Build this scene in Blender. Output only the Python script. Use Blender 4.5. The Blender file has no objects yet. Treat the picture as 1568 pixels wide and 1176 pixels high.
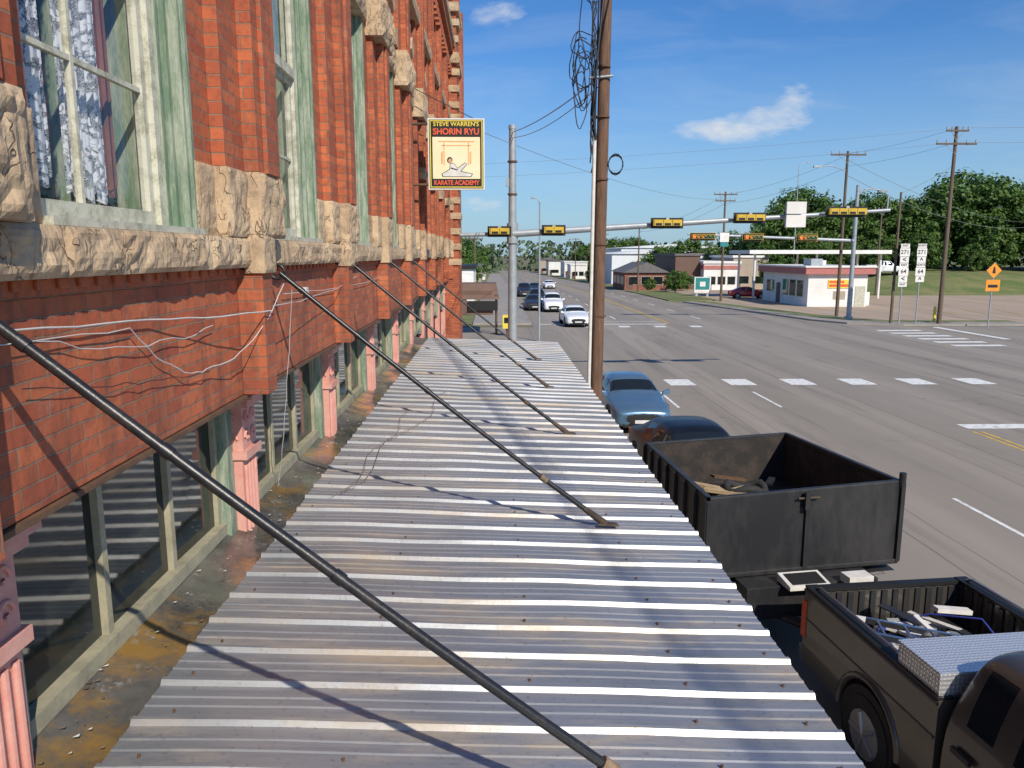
import bpy, math, random
from mathutils import Vector, Matrix, noise
random.seed(7)
S=bpy.context.scene
R=math.radians
def rnd(a,b): return random.uniform(a,b)

# ------------------------------------------------------------ materials
class NT:
    def __init__(s,name,world=False):
        if world:
            s.m=bpy.data.worlds.new(name)
        else:
            s.m=bpy.data.materials.new(name)
        s.m.use_nodes=True
        s.t=s.m.node_tree
        s.t.nodes.clear()
    def n(s,typ,**kw):
        nd=s.t.nodes.new(typ)
        for k,v in kw.items(): setattr(nd,k,v)
        return nd
    def l(s,a,b): s.t.links.new(a,b)
    def set(s,inp,v):
        if isinstance(v,bpy.types.NodeSocket): s.l(v,inp)
        else: inp.default_value=v
    def math(s,op,a,b=0.0,c=None,clamp=False):
        nd=s.n('ShaderNodeMath',operation=op,use_clamp=clamp)
        s.set(nd.inputs[0],a); s.set(nd.inputs[1],b)
        if c is not None: s.set(nd.inputs[2],c)
        return nd.outputs[0]
    def mix(s,f,a,b,blend='MIX'):
        nd=s.n('ShaderNodeMix',data_type='RGBA',blend_type=blend)
        s.set(nd.inputs[0],f)
        s.set(nd.inputs[6],a if not isinstance(a,tuple) else (*a,1)[:4])
        s.set(nd.inputs[7],b if not isinstance(b,tuple) else (*b,1)[:4])
        return nd.outputs[2]
    def noise(s,vec,scale,detail=4,rough=.55,dist=0):
        nd=s.n('ShaderNodeTexNoise')
        if vec is not None: s.l(vec,nd.inputs['Vector'])
        nd.inputs['Scale'].default_value=scale; nd.inputs['Detail'].default_value=detail
        nd.inputs['Roughness'].default_value=rough; nd.inputs['Distortion'].default_value=dist
        return nd.outputs[0]
    def ramp(s,f,a,b):
        nd=s.n('ShaderNodeMapRange'); nd.clamp=True
        s.set(nd.inputs[0],f); nd.inputs[1].default_value=a; nd.inputs[2].default_value=b
        return nd.outputs[0]
    def obj(s,scale=(1,1,1)):
        tc=s.n('ShaderNodeTexCoord'); mp=s.n('ShaderNodeMapping'); mp.inputs['Scale'].default_value=scale
        s.l(tc.outputs['Object'],mp.inputs[0]); return mp.outputs[0]
    def bsdf(s,col,rough=.7,metal=0,bump=None,bstr=.3,bdist=.01,**kw):
        b=s.n('ShaderNodeBsdfPrincipled')
        s.set(b.inputs['Base Color'],col if not isinstance(col,tuple) else (*col,1)[:4])
        s.set(b.inputs['Roughness'],rough); s.set(b.inputs['Metallic'],metal)
        for k,v in kw.items(): s.set(b.inputs[k.replace('_',' ')],v)
        if bump is not None:
            bp=s.n('ShaderNodeBump'); bp.inputs['Strength'].default_value=bstr; bp.inputs['Distance'].default_value=bdist
            s.l(bump,bp.inputs['Height']); s.l(bp.outputs[0],b.inputs['Normal'])
        return b.outputs[0]
    def out(s,sh):
        o=s.n('ShaderNodeOutputMaterial'); s.l(sh,o.inputs[0]); return s.m

def mat(name,c1,c2=None,scale=3,rough=.7,metal=0,bstr=.2,bdist=.01,lo=.35,hi=.65,stretch=(1,1,1),detail=5,**kw):
    t=NT(name); v=t.obj(stretch)
    if c2 is None: c2=tuple(x*.78 for x in c1)
    f=t.noise(v,scale,detail); f2=t.noise(v,scale*7,3)
    ff=t.math('ADD',t.math('MULTIPLY',f,.7),t.math('MULTIPLY',f2,.3))
    col=t.mix(t.ramp(ff,lo,hi),c1,c2)
    return t.out(t.bsdf(col,rough,metal,ff,bstr,bdist,**kw))

def brick_mat(name,c1,c2,mortar,w=.215,h=.072):
    t=NT(name); tc=t.n('ShaderNodeTexCoord'); sp=t.n('ShaderNodeSeparateXYZ'); t.l(tc.outputs['Object'],sp.inputs[0])
    cb=t.n('ShaderNodeCombineXYZ'); t.l(t.math('ADD',sp.outputs[0],sp.outputs[1]),cb.inputs[0]); t.l(sp.outputs[2],cb.inputs[1])
    nz=t.n('ShaderNodeTexNoise'); t.l(tc.outputs['Object'],nz.inputs[0]); nz.inputs['Scale'].default_value=9
    vm=t.n('ShaderNodeVectorMath',operation='MULTIPLY_ADD'); t.l(nz.outputs[1],vm.inputs[0]); vm.inputs[1].default_value=(.016,.014,0); t.l(cb.outputs[0],vm.inputs[2])
    b=t.n('ShaderNodeTexBrick'); t.l(vm.outputs[0],b.inputs[0])
    b.inputs['Scale'].default_value=1; b.inputs['Brick Width'].default_value=w; b.inputs['Row Height'].default_value=h
    b.inputs['Mortar Size'].default_value=.0048; b.inputs['Mortar Smooth'].default_value=.3; b.inputs['Bias'].default_value=-.05
    b.inputs['Color1'].default_value=(*c1,1); b.inputs['Color2'].default_value=(*c2,1); b.inputs['Mortar'].default_value=(*mortar,1)
    n1=t.noise(tc.outputs['Object'],1.3,5); n2=t.noise(tc.outputs['Object'],22,4)
    c=t.mix(t.ramp(n1,.4,.75),b.outputs[0],t.mix(.5,b.outputs[0],(.12,.045,.03)))
    c=t.mix(t.math('MULTIPLY',t.ramp(n2,.5,.75),.5),c,(.12,.045,.03))
    n3=t.noise(tc.outputs['Object'],3.1,6,.7)
    c=t.mix(t.math('MULTIPLY',t.ramp(n3,.58,.75),.4),c,(.50,.27,.17))
    mp=t.n('ShaderNodeMapping'); mp.inputs['Scale'].default_value=(5,5,.5); t.l(tc.outputs['Object'],mp.inputs[0])
    n4=t.noise(mp.outputs[0],1.2,5,.6); c=t.mix(t.math('MULTIPLY',t.ramp(n4,.54,.76),.6),c,(.06,.035,.028))
    hgt=t.math('SUBTRACT',t.math('MULTIPLY',n2,.45),b.outputs[1])
    return t.out(t.bsdf(c,.85,0,hgt,.9,.010))

M={}
M['brick']=brick_mat('brick',(.54,.145,.055),(.36,.08,.036),(.29,.18,.12))
M['brick2']=brick_mat('brick_far',(.30,.12,.08),(.25,.09,.06),(.3,.25,.2),.4,.15)
def stone_mat():
    t=NT('sandstone'); v=t.obj(); vz=t.obj((1,1,.55))
    a=t.noise(v,2.2,6); b=t.noise(v,26,6,.65,.4); m=t.noise(v,6,5,.6)
    q=t.noise(vz,11,2.5,.5,.7)
    l=t.math('ABSOLUTE',t.math('SUBTRACT',q,.5)); msk=t.ramp(t.noise(v,5,3),.46,.58)
    line=t.math('MULTIPLY',t.math('SUBTRACT',1.0,t.ramp(l,.002,.02)),msk)
    c=t.mix(t.ramp(a,.35,.65),(.56,.42,.27),(.43,.30,.185)); c=t.mix(t.math('MULTIPLY',t.ramp(m,.5,.72),.65),c,(.20,.15,.105)); c=t.mix(t.math('MULTIPLY',t.ramp(b,.52,.75),.5),c,(.12,.095,.07))
    c=t.mix(t.math('MULTIPLY',line,.6),c,(.09,.06,.04))
    h=t.math('SUBTRACT',t.math('ADD',t.math('MULTIPLY',b,.25),t.math('MULTIPLY',q,.9)),t.math('MULTIPLY',line,.4))
    return t.out(t.bsdf(c,.9,0,h,.85,.03))
M['stone']=stone_mat()
def roof_metal():
    t=NT('galvanised'); v=t.obj(); vs=t.obj((.7,2.6,1)); vl=t.obj((.35,9,1)); vp=t.obj((1,1.09,1))
    a=t.noise(v,.8,5); b=t.noise(vl,1.5,4); r=t.noise(vs,1.1,7,.7); sp=t.noise(v,34,3); st=t.noise(vl,5,5,.7)
    c=t.mix(t.ramp(a,.3,.7),(.46,.47,.485),(.31,.325,.345)); c=t.mix(t.math('MULTIPLY',t.ramp(b,.5,.7),.4),c,(.52,.52,.515))
    c=t.mix(t.math('MULTIPLY',t.ramp(st,.48,.8),.6),c,(.22,.22,.22))
    rf=t.math('MULTIPLY',t.ramp(r,.50,.70),.62)
    c=t.mix(rf,c,(.42,.29,.14)); c=t.mix(t.math('MULTIPLY',t.ramp(sp,.6,.75),.45),c,(.18,.14,.1))
    ro=t.math('ADD',.33,t.math('MULTIPLY',st,.2)); me=t.math('SUBTRACT',.62,t.math('MULTIPLY',rf,.8))
    return t.out(t.bsdf(c,ro,me,t.math('ADD',sp,t.math('MULTIPLY',a,3)),.12,.004))
M['galv']=roof_metal()
def flash():
    t=NT('flashing'); v=t.obj(); a=t.noise(v,2.3,6,.65); b=t.noise(v,9,6,.7); sp=t.noise(v,40,3); w=t.noise(v,1.4,3)
    c=t.mix(t.ramp(a,.35,.6),(.07,.07,.066),(.19,.18,.16)); c=t.mix(t.math('MULTIPLY',t.ramp(t.noise(v,1.3,6,.7),.49,.62),.9),c,(.44,.25,.06))
    c=t.mix(t.ramp(b,.6,.7),c,(.42,.40,.35)); return t.out(t.bsdf(c,t.math('MULTIPLY_ADD',t.ramp(w,.45,.62),.45,.07),.45,sp,.3,.005))
M['flash']=flash()
def asphalt(name,c1,c2,crack=.5,seams=False):
    t=NT(name); v=t.obj(); vs=t.obj((1,.05,1)); a=t.noise(vs,.7,5,.6); b=t.noise(v,60,2); d=t.noise(v,.5,6,.7)
    c=t.mix(t.ramp(a,.35,.65),c1,c2); c=t.mix(t.math('MULTIPLY',t.ramp(d,.55,.8),.4),c,tuple(x*.6 for x in c1))
    c=t.mix(t.math('MULTIPLY',b,.25),c,tuple(x*1.5 for x in c2))
    vo=t.n('ShaderNodeTexVoronoi',feature='DISTANCE_TO_EDGE'); nv=t.n('ShaderNodeTexNoise'); t.l(v,nv.inputs[0]); nv.inputs['Scale'].default_value=.35; nv.inputs['Detail'].default_value=6
    vm=t.n('ShaderNodeVectorMath',operation='MULTIPLY_ADD'); t.l(nv.outputs[1],vm.inputs[0]); vm.inputs[1].default_value=(9,9,0); t.l(v,vm.inputs[2])
    t.l(vm.outputs[0],vo.inputs[0]); vo.inputs['Scale'].default_value=.11
    cr=t.math('LESS_THAN',vo.outputs[0],.0035); cr=t.math('MULTIPLY',cr,t.ramp(t.noise(v,.2,2),.45,.6)); c=t.mix(t.math('MULTIPLY',cr,crack),c,(.03,.03,.03))
    oil=t.noise(t.obj((1.6,.12,1)),1.0,4); c=t.mix(t.math('MULTIPLY',t.ramp(oil,.56,.75),.42),c,(.06,.055,.05))
    if seams:
        sp=t.n('ShaderNodeSeparateXYZ'); t.l(v,sp.inputs[0]); wob=t.math('MULTIPLY',t.noise(v,.6,4),.12)
        for per,off in ((3.55,.35),(5.3,.1)):
            f=t.math('ABSOLUTE',t.math('SUBTRACT',t.math('FRACT',t.math('DIVIDE',t.math('ADD',sp.outputs[0],t.math('ADD',wob,off)),per)),.5))
            c=t.mix(t.math('MULTIPLY',t.math('LESS_THAN',f,.004),.5),c,(.05,.047,.043))
        f=t.math('ABSOLUTE',t.math('SUBTRACT',t.math('FRACT',t.math('DIVIDE',t.math('ADD',sp.outputs[0],.2),3.55)),.5))
        c=t.mix(t.math('MULTIPLY',t.ramp(f,.12,.3),.25),c,tuple(x*.62 for x in c1))
    return t.out(t.bsdf(c,.82,0,b,.35,.006))
M['asphalt']=asphalt('asphalt',(.24,.208,.172),(.295,.258,.215),.5,True)
M['lot']=asphalt('lot_concrete',(.43,.33,.24),(.33,.255,.185))
M['conc']=mat('concrete',(.36,.33,.29),(.25,.22,.19),scale=1.2)
M['grass']=mat('grass',(.10,.145,.035),(.20,.19,.075),scale=.35,rough=.95,bstr=.5,bdist=.05,lo=.4,hi=.6)
M['dirt']=mat('field',(.12,.13,.05),(.2,.16,.1),scale=.06,rough=.95,lo=.4,hi=.6)
M['white']=mat('white_paint_wall',(.78,.77,.74),(.66,.64,.60),scale=.8,bstr=.05)
M['mark']=mat('road_paint',(.76,.76,.73),(.38,.36,.33),scale=5,lo=.5,hi=.66,bstr=.1)
M['ymark']=mat('road_paint_yellow',(.65,.42,.06),(.4,.29,.1),scale=4,bstr=.1,lo=.45,hi=.6)
M['cream']=mat('cream_frame',(.40,.37,.25),(.25,.23,.16),scale=6,bstr=.2)
M['whitef']=mat('window_sash',(.55,.54,.44),(.31,.31,.23),scale=11,bstr=.4,lo=.45,hi=.62)
M['green']=mat('green_wood',(.13,.20,.13),(.34,.37,.29),scale=7,stretch=(3,3,.5),bstr=.8,lo=.42,hi=.62)
M['pink']=mat('pink_iron',(.58,.25,.20),(.66,.38,.31),scale=6,bstr=.4,lo=.4,hi=.7)
M['rod']=mat('black_rod',(.014,.014,.016),(.045,.038,.033),scale=14,rough=.36,lo=.5,hi=.75)
M['rust']=mat('rust',(.16,.08,.04),(.07,.045,.03),scale=8,rough=.85)
M['rdark']=mat('dark_bracket',(.045,.035,.032),(.10,.065,.04),scale=18,rough=.8)
M['joint']=mat('coupling',(.30,.2,.12),(.1,.07,.05),scale=20,rough=.7)
M['steel']=mat('galv_pole',(.40,.43,.45),(.30,.33,.35),scale=4,rough=.5,metal=.3)
M['wood']=mat('pole_wood',(.20,.11,.065),(.085,.05,.035),scale=4,stretch=(5,5,.5),rough=.9,bstr=.8,bdist=.02)
M['woodfar']=mat('pole_wood_far',(.16,.115,.08),(.10,.075,.05),scale=3,stretch=(5,5,.5),rough=.9)
M['dark']=mat('dark_void',(.015,.015,.016),(.01,.01,.01))
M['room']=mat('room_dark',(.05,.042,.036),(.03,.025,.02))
M['roomr']=mat('room_red',(.22,.07,.04),(.10,.04,.03))
M['black']=mat('black_paint',(.018,.018,.02),(.03,.03,.03),scale=2,rough=.45)
M['rubber']=mat('tyre',(.02,.02,.02),(.03,.03,.03),rough=.8)
M['wire']=mat('black_cable',(.02,.02,.022),rough=.6)
M['gwire']=mat('grey_cable',(.22,.23,.25),rough=.5)
M['wwire']=mat('white_cable',(.62,.6,.58),rough=.6)
M['trail']=mat('trailer_black',(.014,.014,.016),(.05,.047,.044),scale=1.6,rough=.5,lo=.45,hi=.78,stretch=(1,1,.4))
M['trailin']=mat('trailer_rusty_inside',(.022,.020,.019),(.075,.052,.04),scale=3.6,rough=.85,lo=.45,hi=.75)
M['plank']=mat('plank',(.5,.38,.22),(.35,.25,.14),scale=6,rough=.85)
M['board']=mat('white_board',(.72,.70,.66),(.55,.53,.49),scale=6)
M['blue']=mat('blue_plastic',(.04,.06,.32),rough=.5)
M['hub']=mat('hub_alloy',(.45,.45,.46),rough=.35,metal=.7)
M['chrome']=mat('chrome_rail',(.6,.6,.62),(.4,.4,.42),rough=.2,metal=.95)
M['sigy']=mat('signal_yellow',(.66,.44,.03),(.5,.33,.03),rough=.5)
M['signb']=mat('sign_black',(.014,.014,.014),rough=.5)
M['cream2']=mat('sign_cream',(.80,.66,.38),(.85,.74,.52),scale=2)
M['signY']=mat('sign_yellow',(.85,.66,.08),rough=.5)
M['signR']=mat('sign_red',(.80,.12,.05),rough=.5)
M['signG']=mat('sign_teal',(.02,.25,.25),rough=.5)
M['orange']=mat('sign_orange',(.85,.32,.03),rough=.5)
M['lorange']=mat('sign_pale_orange',(.85,.42,.16),rough=.5)
M['skin']=mat('sign_skin',(.62,.38,.2),rough=.6)
M['redroof']=mat('red_trim',(.46,.17,.15),(.38,.13,.11),scale=2)
M['shingle']=mat('shingle_grey',(.16,.15,.15),(.11,.1,.1),scale=3)
M['brown']=mat('brown_wall',(.16,.09,.065),(.12,.07,.05),scale=1)
M['metalwall']=mat('white_metal_wall',(.70,.72,.74),(.62,.64,.66),scale=1,stretch=(3,3,.3))
M['bark']=mat('bark',(.09,.07,.05),(.06,.045,.035),scale=6,rough=.95)
M['shingletan']=mat('tan_wall',(.40,.33,.25),(.33,.27,.21),scale=1)
def car_paint(name,c,metal=.3,rough=.25,coat=.8):
    t=NT(name); v=t.obj(); n=t.noise(v,2,4)
    col=t.mix(t.math('MULTIPLY',t.ramp(n,.4,.8),.25),c,tuple(x*.6+.02 for x in c))
    return t.out(t.bsdf(col,t.math('ADD',rough,t.math('MULTIPLY',n,.12)),metal,Coat_Weight=coat,Coat_Roughness=.05))
M['cblack']=car_paint('car_black',(.004,.005,.007),0,.32,.12); M['cblue']=car_paint('car_blue',(.12,.22,.33),.5,.25,.5)
M['cwhite']=car_paint('car_white',(.76,.77,.78),0); M['cred']=car_paint('car_red',(.40,.015,.02)); M['cdark']=car_paint('car_dark',(.02,.02,.03),0,.3,.4)
M['ctruck']=car_paint('truck_pewter',(.105,.092,.08),.5,.28,.6)
def glassm(name,base,tr=0.0,rough=.03,spec=.5):
    t=NT(name)
    if tr>0:
        lw=t.n('ShaderNodeLayerWeight'); lw.inputs[0].default_value=.5
        fac=t.math('MULTIPLY_ADD',t.math('POWER',lw.outputs['Facing'],4.0),.7,.03,clamp=True)
        gl=t.n('ShaderNodeBsdfGlossy'); gl.inputs['Roughness'].default_value=.02; gl.inputs[0].default_value=(.9,.95,1,1)
        trn=t.n('ShaderNodeBsdfTransparent'); trn.inputs[0].default_value=(tr,tr,tr,1)
        mx=t.n('ShaderNodeMixShader'); t.l(fac,mx.inputs[0]); t.l(trn.outputs[0],mx.inputs[1]); t.l(gl.outputs[0],mx.inputs[2])
        return t.out(mx.outputs[0])
    return t.out(t.bsdf(base,rough,0,Specular_IOR_Level=spec))
M['glass']=glassm('window_glass',(.02,.02,.02),.97)
M['cglass']=glassm('car_glass',(.012,.016,.019),0,.04,.45)
def dirtyglass():
    t=NT('transom_glass'); v=t.obj(); n=t.noise(v,3,5); nb=t.noise(v,1.2,2)
    c=t.mix(t.ramp(n,.4,.7),(.014,.019,.017),(.04,.045,.038))
    return t.out(t.bsdf(c,t.math('ADD',.02,t.math('MULTIPLY',n,.08)),0,nb,.05,.02,Specular_IOR_Level=.42,IOR=1.5))
M['tglass']=dirtyglass()
def lace():
    t=NT('lace'); v=t.obj((1,1,1)); a=t.noise(v,9,3,.5,1.8); a2=t.noise(v,25,2,.5,1.0); vo=t.n('ShaderNodeTexVoronoi',feature='DISTANCE_TO_EDGE'); t.l(v,vo.inputs[0]); vo.inputs['Scale'].default_value=90
    f=t.math('MAXIMUM',t.math('MULTIPLY',t.ramp(a,.47,.51),t.ramp(a2,.36,.48)),t.math('MULTIPLY',t.math('LESS_THAN',vo.outputs[0],.05),.6)); f=t.math('MULTIPLY_ADD',f,.82,.10)
    d=t.n('ShaderNodeBsdfDiffuse'); d.inputs[0].default_value=(.82,.85,.90,1); tl=t.n('ShaderNodeBsdfTranslucent'); tl.inputs[0].default_value=(.6,.6,.65,1)
    m1=t.n('ShaderNodeMixShader'); m1.inputs[0].default_value=.2; t.l(d.outputs[0],m1.inputs[1]); t.l(tl.outputs[0],m1.inputs[2])
    tr=t.n('ShaderNodeBsdfTransparent'); mx=t.n('ShaderNodeMixShader')
    t.l(f,mx.inputs[0]); t.l(tr.outputs[0],mx.inputs[1]); t.l(m1.outputs[0],mx.inputs[2]); return t.out(mx.outputs[0])
M['lace']=lace()
def diamond():
    t=NT('diamond_plate'); v=t.obj(); ch=t.n('ShaderNodeTexVoronoi'); t.l(v,ch.inputs[0]); ch.inputs['Scale'].default_value=24; ch.inputs['Randomness'].default_value=.1
    return t.out(t.bsdf((.85,.85,.86),.32,.7,ch.outputs[0],1.0,.015))
M['diamond']=diamond()
def leafm(name,c1,c2):
    t=NT(name); v=t.obj(); n=t.noise(v,.5,3); n2=t.noise(v,6,2)
    c=t.mix(t.ramp(t.math('ADD',t.math('MULTIPLY',n,.6),t.math('MULTIPLY',n2,.4)),.35,.65),c1,c2)
    d=t.bsdf(c,.6); tr=t.n('ShaderNodeBsdfTranslucent'); t.l(c,tr.inputs[0]); mx=t.n('ShaderNodeMixShader'); mx.inputs[0].default_value=.25
    t.l(d,mx.inputs[1]); t.l(tr.outputs[0],mx.inputs[2]); return t.out(mx.outputs[0])
M['leaf']=leafm('foliage',(.048,.11,.014),(.105,.185,.03)); M['leaf2']=leafm('foliage_far',(.065,.11,.045),(.105,.15,.065))
def emis(name,c,s):
    t=NT(name); return t.out(t.bsdf(c,.5,0,Emission_Color=(*c,1),Emission_Strength=s))
M['lred']=emis('lens_red',(.95,.08,.02),2.5); M['lamb']=mat('lens_amber',(.6,.25,.02),rough=.3); M['lgrn']=mat('lens_green',(.02,.12,.08),rough=.3)
M['head']=mat('headlight',(.75,.77,.8),rough=.15,metal=.4)

# ------------------------------------------------------------ mesh builder
class MB:
    def __init__(s,name): s.name=name; s.v=[]; s.f=[]; s.m=[]; s.sm=[]; s.slots=[]; s.X=Matrix()
    def mi(s,k):
        if k not in s.slots: s.slots.append(k)
        return s.slots.index(k)
    def add(s,vs,fs,m,smooth=False):
        b=len(s.v); s.v+= [tuple(s.X@Vector(p)) for p in vs]; k=s.mi(m)
        for f in fs: s.f.append([b+i for i in f]); s.m.append(k); s.sm.append(smooth)
    def box(s,x0,x1,y0,y1,z0,z1,m,top=None):
        vs=[(x0,y0,z0),(x1,y0,z0),(x1,y1,z0),(x0,y1,z0),(x0,y0,z1),(x1,y0,z1),(x1,y1,z1),(x0,y1,z1)]
        fs=[(0,3,2,1),(0,1,5,4),(1,2,6,5),(2,3,7,6),(3,0,4,7)]
        s.add(vs,fs,m); s.add(vs[4:],[(0,1,2,3)],top or m)
    def quad(s,pts,m): s.add(pts,[tuple(range(len(pts)))],m)
    def hexa(s,p,m): s.add(p,[(0,3,2,1),(4,5,6,7),(0,1,5,4),(1,2,6,5),(2,3,7,6),(3,0,4,7)],m)
    def cyl(s,p0,p1,r0,m,r1=None,n=12,caps=True):
        p0=Vector(p0);p1=Vector(p1); r1=r0 if r1 is None else r1
        d=(p1-p0).normalized(); a=d.orthogonal().normalized(); b=d.cross(a)
        vs=[];fs=[]
        for i in range(n):
            c=math.cos(2*math.pi*i/n);q=math.sin(2*math.pi*i/n)
            vs.append(p0+(a*c+b*q)*r0); vs.append(p1+(a*c+b*q)*r1)
        for i in range(n): j=(i+1)%n; fs.append((2*i,2*j,2*j+1,2*i+1))
        s.add(vs,fs,m,True)
        if caps: s.add(vs,[tuple(2*i for i in range(n))[::-1],tuple(2*i+1 for i in range(n))],m)
    def tube(s,pts,r,m,n=6):
        pts=[Vector(p) for p in pts]
        vs=[];fs=[];a=None
        for k,p in enumerate(pts):
            d=(pts[min(k+1,len(pts)-1)]-pts[max(k-1,0)]).normalized()
            if a is None: a=d.orthogonal().normalized()
            a=(a-d*a.dot(d)).normalized(); b=d.cross(a)
            for i in range(n):
                t=2*math.pi*i/n; vs.append(p+(a*math.cos(t)+b*math.sin(t))*r)
        for k in range(len(pts)-1):
            for i in range(n):
                j=(i+1)%n; fs.append((k*n+i,k*n+j,(k+1)*n+j,(k+1)*n+i))
        s.add(vs,fs,m,True)
    def prism(s,poly,x0,x1,m):
        n=len(poly); vs=[(x0,*p) for p in poly]+[(x1,*p) for p in poly]
        s.add(vs,[tuple(range(n))[::-1],tuple(range(n,2*n))],m)
        s.add(vs,[(i,(i+1)%n,n+(i+1)%n,n+i) for i in range(n)],m)
    def rock(s,x0,x1,y0,y1,z0,z1,m,amp=.03,cell=.07):
        o=Vector((rnd(0,50),rnd(0,50),rnd(0,50)))
        def face(fn,nu,nv,nrm):
            vs=[];fs=[]
            for i in range(nu+1):
                for j in range(nv+1):
                    u=i/nu;v=j/nv; p=Vector(fn(u,v))
                    e=min(u*nu,(1-u)*nu,v*nv,(1-v)*nv); k=min(1,e/1.3)
                    h=noise.noise(p*6+o)*.8+abs(noise.noise(p*11+o))*1.1+.45
                    vs.append(p+Vector(nrm)*amp*h*k)
            for i in range(nu):
                for j in range(nv): a=i*(nv+1)+j; fs.append((a,a+nv+1,a+nv+2,a+1))
            s.add(vs,fs,m)
        c=lambda L:max(2,int(round(L/cell)))
        face(lambda u,v:(x1,y0+(y1-y0)*u,z0+(z1-z0)*v),c(y1-y0),c(z1-z0),(1,0,0))
        face(lambda u,v:(x0+(x1-x0)*u,y0,z0+(z1-z0)*v),c(x1-x0),c(z1-z0),(0,-.4,0))
        s.quad([(x0,y1,z0),(x1,y1,z0),(x1,y1,z1),(x0,y1,z1)],m)
        s.quad([(x0,y0,z1),(x1,y0,z1),(x1,y1,z1),(x0,y1,z1)],m)
        s.quad([(x0,y1,z0),(x1,y1,z0),(x1,y0,z0),(x0,y0,z0)],m)
    def done(s,parent=None,bevel=0,sub=0,loc=None,rotz=0):
        me=bpy.data.meshes.new(s.name); me.from_pydata(s.v,[],s.f)
        for k in s.slots: me.materials.append(M[k])
        me.polygons.foreach_set('material_index',s.m); me.polygons.foreach_set('use_smooth',s.sm); me.update()
        ob=bpy.data.objects.new(s.name,me); S.collection.objects.link(ob)
        if parent: ob.parent=parent
        if loc: ob.location=loc
        ob.rotation_euler[2]=rotz
        if bevel:
            b=ob.modifiers.new('b','BEVEL'); b.width=bevel; b.segments=2; b.limit_method='ANGLE'
        if sub:
            b=ob.modifiers.new('s','SUBSURF'); b.levels=sub; b.render_levels=sub
        return ob
def empty(name,loc=(0,0,0),rotz=0):
    e=bpy.data.objects.new(name,None); S.collection.objects.link(e); e.location=loc; e.rotation_euler[2]=rotz; return e
def text(body,size,loc,m,parent,name,rot=(R(90),0,0),bold=0.0,sx=1):
    c=bpy.data.curves.new(name,'FONT'); c.body=body; c.size=size; c.align_x='CENTER'; c.align_y='CENTER'; c.extrude=.003; c.offset=bold
    o=bpy.data.objects.new(name,c); S.collection.objects.link(o); bpy.context.view_layer.update()
    dg=bpy.context.evaluated_depsgraph_get(); me=bpy.data.meshes.new_from_object(o.evaluated_get(dg)); bpy.data.objects.remove(o)
    me.materials.clear(); me.materials.append(M[m]); ob=bpy.data.objects.new(name,me); S.collection.objects.link(ob)
    ob.location=loc; ob.rotation_euler=rot; ob.scale=(sx,1,1); ob.parent=parent; return ob

# ------------------------------------------------------------ terrain
GZ=-5.2
GP=[(-200,-5.2),(60,-5.2),(100,-5.4),(150,-6.0),(200,-6.8),(250,-7.6),(300,-8.2),(400,-8.8),(3000,-8.8)]
def g(y):
    for (a,za),(b,zb) in zip(GP,GP[1:]):
        if a<=y<=b: return za+(zb-za)*(y-a)/(b-a)
    return -8.8
def sheet(mb,x0,x1,y0,y1,dz,m,skirt=False):
    ys=sorted({y0,y1}|{p[0] for p in GP if y0<p[0]<y1})
    for a,b in zip(ys,ys[1:]):
        mb.quad([(x0,a,g(a)+dz),(x1,a,g(a)+dz),(x1,b,g(b)+dz),(x0,b,g(b)+dz)],m)
        if skirt:
            mb.quad([(x0,a,g(a)),(x0,a,g(a)+dz),(x0,b,g(b)+dz),(x0,b,g(b))],m)
            mb.quad([(x1,a,g(a)),(x1,a,g(a)+dz),(x1,b,g(b)+dz),(x1,b,g(b))],m)
    if skirt:
        for y in (y0,y1): mb.quad([(x0,y,g(y)),(x1,y,g(y)),(x1,y,g(y)+dz),(x0,y,g(y)+dz)],m)
mb=MB('ground'); sheet(mb,-1500,1500,-200,3000,0,'dirt'); mb.done()
mb=MB('road')
sheet(mb,2.8,22,-60,37,.004,'asphalt'); sheet(mb,-80,220,37,55,.004,'asphalt'); sheet(mb,2.8,20,55,420,.004,'asphalt')
mb.quad([(22,-60,GZ+.004),(24,-60,GZ+.004),(24,33,GZ+.004),(22,33,GZ+.004)],'asphalt')
mb.quad([(22,33,GZ+.004),(24,33,GZ+.004),(30,37,GZ+.004),(22,37,GZ+.004)],'asphalt')
mb.quad([(20,55,GZ+.004),(30,55,GZ+.004),(25,60,GZ+.004),(20,60,GZ+.004)],'asphalt')
mb.quad([(20,60,GZ+.004),(25,60,GZ+.004),(21,85,g(85)+.004),(20,85,g(85)+.004)],'asphalt')
mb.done()
mb=MB('road_markings')
def mark(x0,x1,y0,y1,m='mark'): sheet(mb,x0,x1,y0,y1,.008,m)
for i in range(6): mark(7.1+i*2.45,8.15+i*2.45,30.2,31.7)
for x in (6.35,9.9):
    for y in (-2,13,26): mark(x-.05,x+.05,y-.3,y+2.7)
mark(14.3,24,22.3,22.9)
for x in (14.15,14.4): mark(x,x+.1,-40,21.9,'ymark')
for x in (6.6,9.9,16.8):
    y=62
    while y<330: mark(x-.07,x+.07,y,y+3.2); y+=9
for x in (13.1,13.35): mark(x,x+.12,58,330,'ymark')
mark(3.4,13.0,57.2,57.6)
mark(5.2,12.9,59.5,59.65)
for i in range(6): mark(26.4,29.4,43.0+i*1.75,43.7+i*1.75)
for i in range(4): mark(6.5+i*2.6,7.3+i*2.6,54.9,56.0)
mark(31.5,32.0,46.5,54.5)
mark(33,120,45.9,46.05,'ymark'); mark(33,120,46.2,46.35,'ymark')
mb.done()
mb=MB('sidewalk')
sheet(mb,-6,2.65,-40,35,.13,'conc',True); sheet(mb,2.655,2.8,-40,35,.135,'conc',True)
sheet(mb,-1.5,2.65,57,330,.13,'conc',True); sheet(mb,2.655,2.8,57,330,.14,'conc',True)
mb.done()
mb=MB('corner_verge')
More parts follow.
